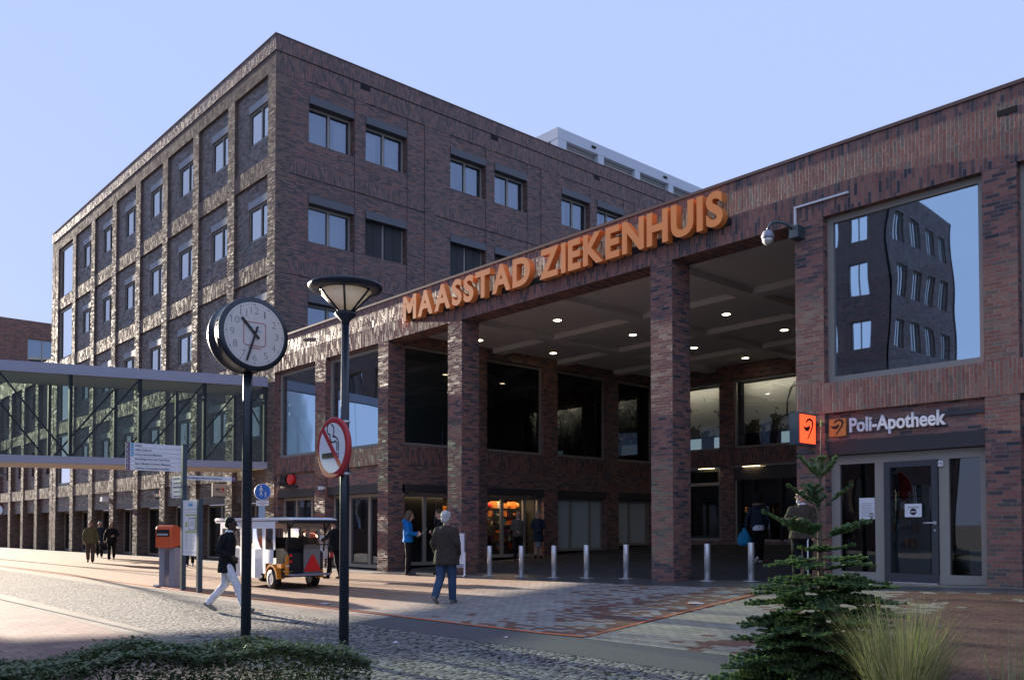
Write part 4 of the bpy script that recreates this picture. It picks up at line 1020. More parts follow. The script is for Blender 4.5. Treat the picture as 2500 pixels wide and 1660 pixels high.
# bollards
BOL = [(-16.97, 14.40), (-15.78, 14.40), (-14.70, 14.45), (-13.80, 14.6), (-12.72, 14.72), (-10.60, 14.75), (-9.60, 14.78)]
bl = ['first shiny bollard in from the poster stand', 'shiny bollard on a round base plate in front of the toy window', 'shiny bollard in the middle of the wide opening', 'second shiny bollard to the left of the third column', 'shiny bollard closest on the left of the third column', 'first shiny bollard to the right of the third column', 'last shiny bollard on the right beside the fir']
for k, (x, y) in enumerate(BOL):
    z = zg(x, y) + .014
    if k == 0:
        b0 = thing('bollard', bl[0], 'bollard', (x, y, z), group='steel bollards across the portico')
        mb = MB(); mb.lathe([(.062, 0), (.062, .74), (.055, .752)], n=24); mb.build('post', 'inox', b0)
        mb = MB(); mb.lathe([(.054, .7525), (.048, .757)], n=24); mb.build('cap', 'groove', b0)
        mb = MB(); mb.lathe([(.16, .001), (.16, .010), (.064, .012)], n=24); mb.build('base_plate', 'inox', b0)
    else: dup(b0, (x, y, z), label=bl[k])

# wayfinding signpost
SZ = zg(-21.7, 8.45)
wp = thing('signpost', 'dark signpost carrying stacked white direction boards with purple arrows', 'signpost', (-21.75, 8.46, SZ))
MB().box(-.055, .055, -.055, .055, -.2, 3.62).build('post', 'pole_grey', wp)
def board(x0, u, L, z, h, txt, arrow, info=False, small=False):
    """board starting at offset x0 along u from the post; the print faces the normal u x z"""
    u = Vector(u); n = u.cross(Vector((0, 0, 1))); o = u * x0; v = Vector((0, 0, 1))
    mb = MB(); mb.obox(o + u * L / 2 + v * (z + h / 2), u * L / 2, n * .012, v * h / 2); bd = mb.build('board', 'white', wp)
    f = n * .0135; mb = MB()
    right = arrow > 0; aw = h * .92; a0 = L - aw if right else 0
    mb.obox(o + u * (a0 + aw / 2) + v * (z + h / 2) + f, u * aw / 2, n * .001, v * (h / 2 - .003)); mb.build('arrow_panel', 'purple', bd)
    mb = MB(); c = o + u * (a0 + aw / 2) + v * (z + h / 2) + f * 1.12; s = 1 if right else -1
    mb.obox(c, u * .030, n * .001, v * .005)
    for sg_ in (1, -1):
        d = (u * -s + v * sg_).normalized(); mb.obox(c + u * s * .028 + d * .017, d * .019, n * .001, d.cross(n) * .005)
    mb.build('arrow', 'white', bd)
    x1 = .03 if right else aw + .02
    if info:
        mb = MB(); mb.obox(o + u * (x1 + aw * .38) + v * (z + h / 2) + f, u * aw * .38, n * .001, v * (h / 2 - .006)); put_text(mb, 'i', .07, o + u * (x1 + aw * .3) + v * (z + .03) + f * 1.15, u, v, .002); mb.build('info_panel', 'light_blue', bd)
    mb = MB(); put_text(mb, txt, h * .62, o + u * (x1 + (0 if right else .10)) + v * (z + h * .30) + f, u, v, .002, .0012); mb.build('print', 'dark_text', bd)
top = 3.60
for k, t_ in enumerate(('Ingang', 'Aafje zorghotel', 'GeboorteHotel Maasstad', 'Bevolkingsonderzoek Zuid-West', 'Sport Medisch Centrum Maasstad', 'Centrum Orthopedie Rotterdam')):
    board(-1.40, (0, 1, 0), 1.33, top - .11 * (k + 1) + .006, .100, t_, -1, k < 3)
for k, t_ in enumerate(('Dagbehandeling', 'Gerontologie paviljoen', 'Plastische Chirurgie polikliniek', 'Revalidatiecentrum', 'Zonnewende hulp')):
    board(-.86, (1, 0, 0), .79, 2.86 - .11 * (k + 1) + .006, .100, t_, -1)
board(.06, (0, 1, 0), 1.28, 2.76, .105, 'Hoofdingang Maasstad Ziekenhuis', 1)
MB().box(-.06, .06, -.06, .06, 3.62, 3.63).build('cap', 'black', wp)
# map board next to the signpost
mp_ = thing('map_board', 'white site map panel between the signpost and a shorter dark post', 'map board', (-21.2, 8.44, SZ), absolute=False)
MB().box(.46, .57, -.055, .055, -.2, 2.24).build('post', 'pole_grey', mp_)
MB().box(-.49, .455, -.02, .02, .88, 2.24).build('panel', 'white', mp_)
mb = MB(); mb.box(-.47, .44, -.0225, -.0205, 2.00, 2.012)
for a, b2, c, d in ((-.42, .40, .965, .97), (-.42, .40, 1.935, 1.94), (-.425, -.42, .965, 1.94), (.40, .405, .965, 1.94)): mb.box(a, b2, -.0225, -.0205, c, d)
R = random.Random(4)
for k in range(14): mb.box(-.30, -.30 + R.uniform(.05, .16), -.0225, -.0205, 1.05 + k * .028, 1.056 + k * .028); mb.box(.05, .05 + R.uniform(.05, .2), -.0225, -.0205, 1.05 + k * .028, 1.056 + k * .028)
for a, b2, c, d in ((-.12, .28, 1.50, 1.52), (-.12, -.10, 1.50, 1.80), (-.12, .28, 1.78, 1.80), (.26, .28, 1.50, 1.80), (-.0, .02, 1.60, 1.72), (.08, .10, 1.60, 1.72), (.16, .18, 1.60, 1.72)): mb.box(a, b2, -.0225, -.0205, c, d)
mb.build('print', 'grey_text', mp_)
mb = MB()
for a, b2, c, d in ((-.33, .34, 1.85, 1.89), (-.33, .34, 1.44, 1.48), (-.33, -.20, 1.58, 1.70), (.30, .36, 1.5, 1.84)): mb.box(a, b2, -.0228, -.0206, c, d)
M['lime'] = simple('lime_print', (.45, .50, .12), .6); mb.build('map_green', 'lime', mp_)
mb = MB(); mb.box(-.14, .12, -.0228, -.0206, 2.08, 2.16); mb.build('logo_mark', 'light_blue', mp_)

# mail box
mx_ = thing('mailbox', 'orange mailbox on grey legs left of the signpost', 'mailbox', (-23.25, 8.72, zg(-23.25, 8.72)), rz=RAD(18))
prof = [(-.25, .0), (.27, .10), (.27, .40), (-.02, .58), (-.17, .60), (-.22, .57), (-.25, .50)]
mb = MB(); mb.prism(prof, (-.31, 0, 1.02), (0, 1, 0), (0, 0, 1), (.62, 0, 0)); o = mb.build('box', 'orange_box', mx_)
md = o.modifiers.new('bevel', 'BEVEL'); md.width = .03; md.segments = 3
mb = MB(); mb.box(-.24, .24, -.262, -.245, 1.32, 1.50); mb.build('slot_plate', 'groove', mx_)
mb = MB(); mb.box(-.20, .20, -.275, -.262, 1.35, 1.40); mb.build('slot_flap', 'inox', mx_)
for x in (-.20, .20): MB().box(x - .10, x + .10, -.13, .14, -.05, 1.03).build('leg', 'alu', mx_)
MB().box(-.30, .30, .10, .16, .30, 1.02).build('back_panel', 'white', mx_)
mb = MB(); mb.tube([(-.22, -.12, .02), (-.34, -.28, .04)], .03, 8); mb.build('foot', 'inox', mx_)

# pedestrian zone sign on the corner pier
bs = thing('pedestrian_sign', 'blue round sign with adult and child figures above a small white plate', 'sign', (-29.08, 14.12, 1.27), rz=RAD(48))
mb = MB(); mb.lathe([(.29, -.012), (.30, 0), (.29, .012)], (0, 0, 0), 40, basis=BY_); mb.build('border', 'white', bs)
mb = MB(); mb.lathe([(.275, .0125), (.275, .015)], (0, 0, 0), 40, basis=BY_); mb.build('face', 'blue_sign', bs)
mb = MB(); y = -.0175
def fig(x, z, s):
    mb.lathe([(.030 * s, 0), (.030 * s, .002)], (x, y + .001, z + .17 * s), 14, axis='Y')
    for a, b2, w in (((0, .13), (0, .0), .028), ((-.0, .0), (-.045, -.17), .016), ((.0, .0), (.045, -.17), .016), ((-.02, .12), (-.07, .0), .012), ((.02, .12), (.075, .0), .012)):
        mb.tube([(x + a[0] * s, y, z + a[1] * s), (x + b2[0] * s, y, z + b2[1] * s)], w * s, 6)
fig(-.05, .03, 1.0); fig(.11, -.09, .55); mb.build('pictogram', 'white', bs)
mb = MB(); mb.box(-.225, .225, -.012, .0, -.49, -.30); mb.build('plate', 'white', bs)
mb = MB()
for k, (t_, w) in enumerate((('Wandelgebied', .26), ('Maasstad Ziekenhuis', .36), ('toegestaan', .2))): put_text(mb, t_, .05, (-w / 2, -.0135, -.355 - .055 * k), (1, 0, 0), (0, 0, 1), .002, width=w, height=.036)
mb.build('plate_print', 'dark_text', bs)
MB().box(-.03, .03, .013, .30, -.06, .0).build('bracket', 'pole_grey', bs)
MB().box(-.012, .012, .001, .012, -.40, -.25).build('strap', 'pole_grey', bs)

# small round sign at the left edge
rs = thing('round_sign', 'pale round sign on a thin post at the left edge of the pavement', 'sign', (-22.74, 4.58, -1.62), rz=RAD(48))
MB().tube([(0, .03, -.2), (0, .03, 2.85)], .025, 10).build('post', 'pole_grey', rs)
mb = MB(); mb.lathe([(.12, 0), (.12, .012)], (0, 0, 2.02), 28, basis=BY_); mb.build('disc', 'white', rs)
MB().box(-.02, .12, -.1, .1, 2.82, 2.86).build('cap', 'pole_grey', rs)

# poster stand by the second column
ps = thing('poster_stand', 'white framed poster stand beside the second column', 'poster stand', (-17.95, 13.93, zg(-17.95, 13.93) + .015), rz=RAD(42))
MB().box(-.36, .36, -.02, .02, .22, 1.12).build('frame', 'alu', ps)
MB().box(-.33, .33, -.026, -.0205, .32, 1.09).build('poster', 'white', ps)
mb = MB()
for a, b2, c, d in ((-.29, .29, .40, .404), (-.29, .29, 1.03, 1.034), (-.29, -.286, .40, 1.034), (.286, .29, .40, 1.034)): mb.box(a, b2, -.0275, -.0265, c, d)
for k in range(4): mb.box(-.20, .24 - .03 * k, -.0275, -.0265, .80 - .03 * k, .806 - .03 * k)
for k in range(5): mb.box(-.20, .22 - .02 * (k % 2), -.0275, -.0265, .62 - .028 * k, .626 - .028 * k)
mb.build('print', 'purple', ps)
mb = MB(); mb.box(-.22, .24, -.0275, -.0265, .90, .97); mb.build('headline', 'light_blue', ps)
MB().box(-.05, .10, -.0275, -.0265, .55 - .10, .59 - .09).build('orange_mark', 'orange', ps)
for x in (-.35, .35): MB().box(x - .02, x + .02, -.03, .03, .0, .62).box(x - .02, x + .02, -.28, .28, 0, .03).build('foot', 'white', ps)

# marks on the ground
ft = thing('floor_marking', 'small round no smoking mark stuck on the paving', 'floor marking', (-8.72, 11.82, zg(-8.72, 11.82) + .012))
mb = MB(); mb.lathe([(.17, 0), (.17, .003)], n=28); mb.build('rim', 'red_sign', ft); mb = MB(); mb.lathe([(.135, .0035), (.135, .005)], n=28); mb.build('disc', 'white', ft)
mb = MB(); mb.box(-.08, .03, -.045, -.02, .0055, .007); mb.box(.04, .055, -.045, .05, .0055, .007); mb.build('pictogram', 'black', ft)
LIT = [(-15.45, 8.85), (-14.2, 12.6), (-16.6, 11.2), (-11.9, 12.9), (-10.6, 11.2), (-9.2, 8.1), (-10.3, 7.0)]
for k, (x, y) in enumerate(LIT):
    mb = MB(); a = k * 1.3; s = .13 if k == 0 else .035
    mb.quad((-s, -s * .5, .004), (s, -s * .6, .006), (s * .9, s * .5, .02), (-s * .8, s * .6, .005)); o = mb.build('paper_scrap', 'white', None, recalc=False)
    o.location = (x, y, zg(x, y) + .014); o.rotation_euler.z = a
    tag(o, 'crumpled white paper on the paving near the lamp pole' if k == 0 else 'tiny scrap of white paper lying on the plaza paving', 'litter', 'paper scraps on the paving')

# ================================================================== people
FINISH = []
def organic(o, voxel, smooth=4):
    md = o.modifiers.new('fuse', 'REMESH'); md.mode = 'VOXEL'; md.voxel_size = voxel; md.use_smooth_shade = True
    sm = o.modifiers.new('soften', 'SMOOTH'); sm.iterations = smooth; sm.factor = 0.5
    FINISH.append(o); return o
def skin_mat(name, col): 
    b = NB(name); g = b.n('ShaderNodeTexCoord').outputs['Object']; n1 = b.noise(g, 18, 4).outputs[0]
    c = b.vm('SCALE', b.xyz(*col), sc=b.m('MULTIPLY_ADD', n1, .4, .8))
    return b.fin(b.bsdf(c, .55, .35, 0, b.bump(b.noise(g, 90, 3).outputs[0], .002), **{'Subsurface Weight': 0.08, 'Subsurface Radius': (.012, .005, .003)}))
M['skin_pale'] = skin_mat('skin_pale', (.50, .29, .21)); M['skin_dark'] = skin_mat('skin_dark', (.05, .028, .02))
def hairm(name, col): return fabric(name, col, .012, 40, .6, .3)
M['hair_white'] = hairm('hair_white', (.70, .68, .66)); M['hair_grey'] = hairm('hair_grey', (.36, .34, .32)); M['hair_black'] = hairm('hair_black', (.012, .011, .011))
M['hair_brown'] = hairm('hair_brown', (.085, .050, .030)); M['hair_dkblond'] = hairm('hair_dark_blond', (.16, .11, .07)); M['fur_tan'] = hairm('fur_tan', (.26, .18, .11))
for k, c in dict(coat_black=(.010, .011, .014), coat_brown=(.058, .043, .036), jacket_blue=(.010, .17, .50), coat_taupe=(.125, .110, .092), coat_navy=(.022, .034, .050), coat_olive=(.135, .125, .060), jacket_darkbrown=(.068, .052, .038),
                 jeans=(.050, .085, .15), trousers_white=(.66, .68, .74), trousers_black=(.010, .010, .011), trousers_brown=(.10, .08, .065), skirt_grey=(.20, .21, .23), shoe_grey=(.22, .215, .19), shoe_black=(.012, .012, .012), shoe_white=(.70, .69, .68), boots=(.05, .05, .055), scarf_red=(.35, .03, .03), shirt_white=(.68, .70, .76), bag_blue=(.03, .28, .52)).items():
    M[k] = fabric('cloth_' + k, c)
def person(label, loc, heading, h, pose=None, coat='coat_black', hem=.80, flare=1.0, trousers='trousers_black', skirt=None, shoes='shoe_black', hair='hair_grey', hairstyle='short', skin='skin_pale', build=1.0, collar=None, hood=None, voxel=.010, extra=(), cat='person'):
    hx, hy = heading; rz = math.atan2(-hx, hy)
    t = thing('person', label, cat, loc, rz); s = h / 1.75; t.scale = (s, s, s)
    J = dict(pelvis=(0, 0, .95), chest=(0, -.01, 1.27), neck=(0, -.005, 1.47), head=(0, .025, 1.625), look=0.0, nod=0.0)
    for sd, nm in ((-1, 'L'), (1, 'R')):
        J.update({'hip' + nm: (.095 * sd, 0, .93), 'knee' + nm: (.10 * sd, .015, .51), 'ank' + nm: (.10 * sd, -.01, .085), 'toe' + nm: (.115 * sd, .17, .03),
                  'sh' + nm: (.172 * sd, -.01, 1.405), 'el' + nm: (.225 * sd, -.03, 1.14), 'wr' + nm: (.215 * sd, .07, .895), 'curl' + nm: .5})
    J.update(pose or {})
    V3 = lambda k: Vector(J[k])
    B = build
    # ---- body: one fused surface
    mb = MB()
    pe, ch, ne, hd = V3('pelvis'), V3('chest'), V3('neck'), V3('head')
    mb.ell(pe, (.15 * B, .10 * B, .12)); mb.ell((pe + ch) / 2, (.13 * B, .095 * B, .20)); mb.ell(ch, (.16 * B, .105 * B, .18))
    mb.cap(V3('shL') - Vector((0, 0, .025)), V3('shR') - Vector((0, 0, .025)), .045, .045); mb.cap(ne - Vector((0, 0, .06)), hd - Vector((0, .02, .06)), .06, .052)
    R = Matrix.Rotation(J['look'], 3, 'Z') @ Matrix.Rotation(J['nod'], 3, 'X')
    hp = lambda x, y, z: hd + R @ (Vector((x, y, z)) * 1.06)
    mb.ell(hp(0, -.01, .035), (.076, .096, .090), 18, 12, rot=R); mb.ell(hp(0, .018, -.035), (.058, .072, .085), 16, 10, rot=R); mb.ell(hp(0, .062, -.095), (.030, .026, .024), 12, 8, rot=R)
    mb.cap(hp(0, .083, .028), hp(0, .108, -.018), .011, .016, 8); mb.ell(hp(0, .084, -.058), (.026, .014, .008), 12, 8, rot=R); mb.ell(hp(0, .082, -.073), (.022, .014, .008), 12, 8, rot=R)
    for sd in (-1, 1):
        mb.ell(hp(.078 * sd, -.008, -.005), (.012, .022, .033), 10, 8, rot=R); mb.ell(hp(.030 * sd, .080, .042), (.026, .013, .010), 10, 8, rot=R); mb.ell(hp(.045 * sd, .058, -.02), (.022, .022, .02), 10, 8, rot=R)
    for nm, sd in (('L', -1), ('R', 1)):
        hi, kn, an, to = V3('hip' + nm), V3('knee' + nm), V3('ank' + nm), V3('toe' + nm)
        mb.cap(hi, kn, .082 * B, .055); mb.cap(kn, an, .054, .036); mb.cap(an - Vector((0, .02, .04)), to, .036, .03)
        sh, el, wr = V3('sh' + nm), V3('el' + nm), V3('wr' + nm)
        mb.cap(sh - Vector((0, 0, .025)), el, .042 * B, .036); mb.cap(el, wr, .036, .027)
        # hand: palm, four curled fingers of unequal length, thumb from the side
        d = (wr - el).normalized(); fw = Vector((0, 1, 0)); side = d.cross(Vector((sd, 0, 0)))
        if side.length < .2: side = Vector((0, 0, 1))
        side = side.normalized(); inn = side.cross(d).normalized()
        if inn.dot(Vector((-sd, 0, 0))) < 0: inn = -inn
        if side.dot(fw) < 0 and abs(d.z) > .6: side = -side
        pc = wr + d * .045
        for q in (-.022, 0, .022): mb.cap(wr + d * .015 + side * q * .7, wr + d * .085 + side * q, .017, .015, 8)
        cu = J['curl' + nm]
        for q, L in ((.031, .040), (.011, .046), (-.010, .043), (-.030, .034)):
            p0 = wr + d * .088 + side * q; d1 = (d * cos(cu * .9) + inn * sin(cu * .9)); p1 = p0 + d1 * L; d2 = (d * cos(cu * 2) + inn * sin(cu * 2)); p2 = p1 + d2 * L * .85
            mb.cap(p0, p1, .0098, .0092, 8); mb.cap(p1, p2, .0092, .008, 8)
        p0 = wr + d * .030 + side * .028; p1 = p0 + (d * .6 + side * .7 + inn * .35).normalized() * .04; p2 = p1 + (d * .85 + side * .15 + inn * .4).normalized() * .032
        mb.cap(p0, p1, .014, .0115, 8); mb.cap(p1, p2, .0115, .009, 8)
    body = organic(mb.build('body', skin, t), voxel * .85, 2)
    # eyes
    for sd in (-1, 1): mb = MB(); mb.ell(hp(.030 * sd, .0845, .020), (.011, .007, .006), 10, 6, rot=R); mb.build('eye', 'black', t)
    # ---- trousers or skirt
    if trousers:
        mb = MB(); mb.ell(pe - Vector((0, 0, .02)), (.165 * B, .12 * B, .13))
        for nm in 'LR':
            hi, kn, an = V3('hip' + nm), V3('knee' + nm), V3('ank' + nm); mb.cap(hi, kn, .098 * B, .074 * B); mb.cap(kn, an + (kn - an) * .03, .073 * B, .062 * B)
        organic(mb.build('trousers', trousers, t), voxel * 1.2, 3)
    if skirt:
        mb = MB(); mb.lathe([(.10, -.01), (.150, .0), (.145, .2), (.12, .45)], (pe.x, pe.y, skirt[1]), 20); organic(mb.build('skirt', skirt[0], t), voxel * 1.2, 3)
    # ---- shoes
    for nm in 'LR':
        an, to = V3('ank' + nm), V3('toe' + nm); d = (to - an); f = Vector((d.x, d.y, 0)); f = f.normalized() if f.length > .02 else Vector((0, 1, 0))
        heel = an - f * .035 - Vector((0, 0, .045))
        if 'heel' + nm in J: heel = V3('heel' + nm)
        mb = MB(); mb.cap(heel, to, .040, .036, 12); mb.cap(an + Vector((0, 0, .02)), an - Vector((0, 0, .02)), .045, .047, 12); mb.cap(an - Vector((0, 0, .02)), (heel + to) / 2 + Vector((0, 0, .02)), .042, .036)
        organic(mb.build('shoe', shoes, t), voxel, 2)
    # ---- coat: torso rings down to the hem plus sleeves
    mb = MB(); rings = []
    hemz = hem; 
    for z, rx, ry in ((hemz, .200 * flare, .150 * flare), (hemz + .03, .204 * flare, .155 * flare), ((hemz + 1.02) / 2, .200 * (1 + flare) / 2, .148 * (1 + flare) / 2), (1.04, .188, .135), (1.20, .190, .137), (1.33, .190, .132), (1.39, .170, .120), (1.43, .125, .10), (1.465, .08, .08)):
        k = min(max((z - pe.z) / (ch.z - pe.z), -1), 1.6); c = pe + (ch - pe) * max(k, 0); rings.append((Vector((c.x, c.y, z + (ne.z - 1.47) * max(k, 0) / 1.6)), rx * B, ry * B))
    n = 20; base = 0
    for c, rx, ry in rings:
        for j in range(n): a = 2 * pi * j / n; mb.v.append((c.x + rx * cos(a), c.y + ry * sin(a), c.z))
    for k in range(len(rings) - 1):
        for j in range(n): mb.f.append((k * n + j, k * n + (j + 1) % n, (k + 1) * n + (j + 1) % n, (k + 1) * n + j)); mb.mi.append(0); mb.sm.append(True)
    mb.f.append(tuple(reversed(range(n)))); mb.mi.append(0); mb.sm.append(True); e = (len(rings) - 1) * n; mb.f.append(tuple(e + j for j in range(n))); mb.mi.append(0); mb.sm.append(True)
    for nm in 'LR':
        sh, el, wr = V3('sh' + nm), V3('el' + nm), V3('wr' + nm)
        mb.cap(sh + Vector((0, 0, -.022)), el, .070 * B, .058 * B); mb.cap(el, wr - (wr - el).normalized() * .02, .057 * B, .045); mb.cap(ne - Vector((0, .01, .03)), sh + Vector((0, 0, -.02)), .062 * B, .058 * B)
        mid = (sh + el) / 2; mb.ell(mid + Vector((0, .004, 0)), (.067 * B, .070 * B, .035)); mb.ell(el, (.064 * B, .066 * B, .03)); mb.ell((el + wr) / 2, (.056, .057, .03)); mb.ell(el + (wr - el) * .8, (.052, .053, .02))
    mb.lathe([(.075, 0), (.092, .01), (.085, .055), (.07, .06)], ne - Vector((0, .005, .045)), 16)
    if hood: mb.ell(ne + Vector((0, -.085, -.01)), (.12, .075, .085))
    organic(mb.build('coat', coat, t), voxel * 1.15, 3)
    if collar: mb = MB(); mb.lathe([(.066, 0), (.078, .008), (.072, .035), (.06, .04)], ne + Vector((0, .008, .005)), 16); organic(mb.build('collar', collar, t), voxel, 1)
    if hood and hood != True: mb = MB(); mb.tube([ne + Vector((.13 * cos(a), -.05 + .11 * sin(a), .03 - .02 * sin(a))) for a in [pi * 2 * k / 14 for k in range(15)]], .035, 8, cap=False); organic(mb.build('fur_trim', hood, t), voxel, 1)
    # ---- hair
    if hair:
        mb = MB()
        if hairstyle == 'bald': mb.ell(hp(0, -.045, -.005), (.083, .068, .040), rot=R)
        else:
            mb.ell(hp(0, -.024, .050), (.086, .098, .090), 18, 12, rot=R)
            if hairstyle in ('short', 'full'): mb.ell(hp(0, -.05, .0), (.083, .068, .075), rot=R)
            if hairstyle == 'full': mb.ell(hp(0, -.03, .05), (.096, .108, .10), 18, 12, rot=R); mb.ell(hp(0, -.06, -.02), (.088, .07, .075), rot=R)
            if hairstyle == 'bob':
                mb.ell(hp(0, -.03, .045), (.095, .105, .098), 18, 12, rot=R); mb.ell(hp(0, -.055, -.06), (.095, .072, .11), rot=R)
                for sd in (-1, 1): mb.ell(hp(.075 * sd, .0, -.04), (.026, .05, .10), rot=R)
            if hairstyle == 'afro': mb.ell(hp(0, -.03, .05), (.115, .12, .115), rot=R); mb.ell(hp(0, -.05, -.02), (.105, .09, .09), rot=R)
            if hairstyle == 'pony': mb.ell(hp(0, -.03, .045), (.088, .10, .09), rot=R); mb.cap(hp(0, -.11, .04), hp(0, -.16, -.10), .035, .02)
        organic(mb.build('hair', hair, t), voxel * .8, 2)
        if hairstyle == 'bald': mb = MB(); mb.ell(hp(0, .062, -.085), (.042, .038, .035), rot=R); organic(mb.build('beard', hair, t), voxel * .8, 2)
    return t
def gz(x, y): return zg(x, y) + .012
def walk(fwd=.26, back=-.24, lead='R'):
    tr = 'L' if lead == 'R' else 'R'; sl = 1 if lead == 'R' else -1
    return {'pelvis': (0, 0, .93), 'knee' + lead: (.095 * sl, fwd * .62, .50), 'ank' + lead: (.09 * sl, fwd, .09), 'toe' + lead: (.095 * sl, fwd + .17, .045),
            'knee' + tr: (-.095 * sl, back * .25, .49), 'ank' + tr: (-.09 * sl, back - .08, .16), 'toe' + tr: (-.095 * sl, back + .055, .035), 'heel' + tr: (-.09 * sl, back - .13, .14)}
RV = (0.666, 0.746); FV = (-0.746, 0.666)
# man in the long dark coat striding across the cobbles
p = walk(.36, -.30, 'R'); p.update(elL=(-.25, -.10, 1.16), wrL=(-.20, .06, .98), elR=(.25, -.08, 1.15), wrR=(.19, .15, 1.03), curlL=.9, curlR=.9, nod=-.05, chest=(0, .02, 1.27), neck=(0, .035, 1.47), head=(0, .075, 1.625))
person('man in dark coat and white trousers striding across the cobbles behind the clock pole', (-16.12, 7.11, gz(-16, 7.2)), (.69, .72), 1.79, p, 'coat_black', .73, 1.05, 'trousers_white', None, 'shoe_grey', 'hair_black', 'short', 'skin_dark', 1.0, 'shirt_white', voxel=.009)
# white-haired man seen from behind
p = walk(.10, -.26, 'R'); p.update(elL=(-.245, -.05, 1.15), wrL=(-.225, .07, .92), elR=(.245, -.05, 1.15), wrR=(.215, .12, .93), look=-.25, curlL=1.0, curlR=1.0)
person('white-haired man in brown coat and jeans walking away towards the portico', (-13.1, 10.05, gz(-13.1, 10.0)), (-.50, .86), 1.72, p, 'coat_brown', .74, 1.12, 'jeans', None, 'shoe_grey', 'hair_white', 'full', 'skin_pale', 1.16, voxel=.009)
# woman in blue jacket holding papers
p = dict(elL=(-.25, .04, 1.15), wrL=(-.10, .25, 1.13), elR=(.25, .04, 1.15), wrR=(.11, .24, 1.10), nod=-.35, head=(0, .045, 1.62), curlL=1.1, curlR=1.1)
person('woman in bright blue jacket and black leggings holding papers by the brick pillar', (-19.72, 13.82, gz(-19.7, 13.8)), RV, 1.74, p, 'jacket_blue', .90, 1.0, 'trousers_black', None, 'boots', 'hair_dkblond', 'bob', 'skin_pale', .98, hood=True)
sh_ = thing('paper_sheet', 'white sheet of paper in the hands of the woman in blue', 'paper', (-19.45, 14.14, gz(-19.7, 13.8) + 1.17), rz=-.72)
mb = MB(); mb.obox((0, 0, 0), (.105, 0, 0), (0, .10, .10), (0, -.001, .001)); mb.build('sheet', 'white', sh_)
p = dict(elL=(-.25, .02, 1.15), wrL=(-.10, .23, 1.14), elR=(.25, .02, 1.15), wrR=(.12, .20, 1.12), nod=-.3, head=(0, .045, 1.62), curlL=1.1, curlR=1.1, look=.2)
person('dark haired man in black jacket facing the woman in blue', (-18.95, 14.35, gz(-18.95, 14.3)), (-.75, -.66), 1.74, p, 'coat_black', .86, 1.0, 'trousers_black', None, 'shoe_black', 'hair_brown', 'short')
# elderly couple in front of the toy window
p = dict(elR=(.25, .02, 1.14), wrR=(.10, .20, 1.05), elL=(-.25, -.02, 1.15), wrL=(-.22, .10, .93), look=-.55)
person('elderly man in taupe jacket talking in front of the toy shop window', (-21.25, 19.25, gz(-21.2, 19.2)), (.80, -.55), 1.56, p, 'coat_taupe', .86, 1.0, 'trousers_black', None, 'shoe_black', 'hair_grey', 'short', collar='shirt_white')
p = dict(elR=(.25, .04, 1.15), wrR=(.05, .17, 1.10), elL=(-.25, .04, 1.15), wrL=(-.06, .17, 1.06), look=.45, curlL=1.2, curlR=1.2)
person('elderly woman in dark coat and grey skirt beside the man in taupe', (-21.05, 19.95, gz(-21, 19.9)), (.80, -.62), 1.55, p, 'coat_navy', .62, 1.12, None, ('skirt_grey', .42), 'shoe_black', 'hair_grey', 'full')
hb = thing('handbag', 'small blue grey handbag held by the elderly woman', 'handbag', (-20.90, 19.82, gz(-21, 19.9) + .86), rz=RAD(50))
mb = MB(); mb.box(-.12, .12, -.04, .04, 0, .15); o = mb.build('bag', 'coat_navy', hb); md = o.modifiers.new('bevel', 'BEVEL'); md.width = .03; md.segments = 3
mb = MB(); mb.tube([(-.08, 0, .15), (-.05, 0, .22), (.05, 0, .22), (.08, 0, .15)], .008, 6); mb.build('handle', 'black', hb)
# hooded woman entering with a blue bag
p = walk(.12, -.14, 'R'); p.update(elL=(-.28, -.03, 1.16), wrL=(-.30, .0, .93), curlL=1.2)
person('woman in dark jacket with fur hood walking to the revolving door', (-12.30, 19.25, gz(-12.3, 19.2)), (-.72, .69), 1.70, p, 'coat_navy', .93, 1.0, 'trousers_black', None, 'shoe_white', 'hair_black', 'afro', 'skin_dark', 1.02, hood='fur_tan', extra=())
mb = MB(); mb.lathe([(.155, 0), (.175, .01), (.178, .13), (.16, .14)], (0, 0, .84), 18)
sw_ = organic(mb.build('shirt', 'shirt_white', bpy.data.objects[[o.name for o in COL.objects if o.get('label', '').startswith('woman in dark jacket with fur')][0]]), .013, 2)
bg_ = thing('shopping_bag', 'light blue plastic bag hanging from the hand of the hooded woman', 'bag', (-12.52, 18.98, gz(-12.3, 19.2) + .44), rz=RAD(46))
mb = MB()
prof = [(.10, 0), (.165, .015), (.175, .15), (.13, .28), (.06, .36), (.03, .44)]
mb.lathe(prof, n=16); 
for i, q in enumerate(mb.v): mb.v[i] = (q[0] * (1 + .08 * sin(i * 2.3)), q[1] * .45, q[2])
mb.build('bag', 'bag_blue', bg_)
# bald man at the corner pillar
p = dict(look=-1.2, elR=(.27, .05, 1.18), wrR=(.13, .26, 1.20), elL=(-.24, -.03, 1.14), wrL=(-.22, .14, .92), curlL=1.3)
person('bald man with white beard in brown jacket leaning on a stick at the corner pillar', (-8.14, 14.12, gz(-8.14, 14.12)), (.55, -.83), 1.70, p, 'jacket_darkbrown', .86, 1.05, 'trousers_black', None, 'shoe_black', 'hair_white', 'bald', collar='shirt_white', build=1.08)
st = thing('walking_stick', 'pale walking stick in the hand of the bald man', 'walking stick', (-7.99, 14.05, gz(-7.9, 14.1)))
mb = MB(); mb.tube([(0, 0, 0), (0, .0, .80), (.0, .03, .84), (.0, .09, .84)], .012, 8); mb.build('shaft', 'white', st)
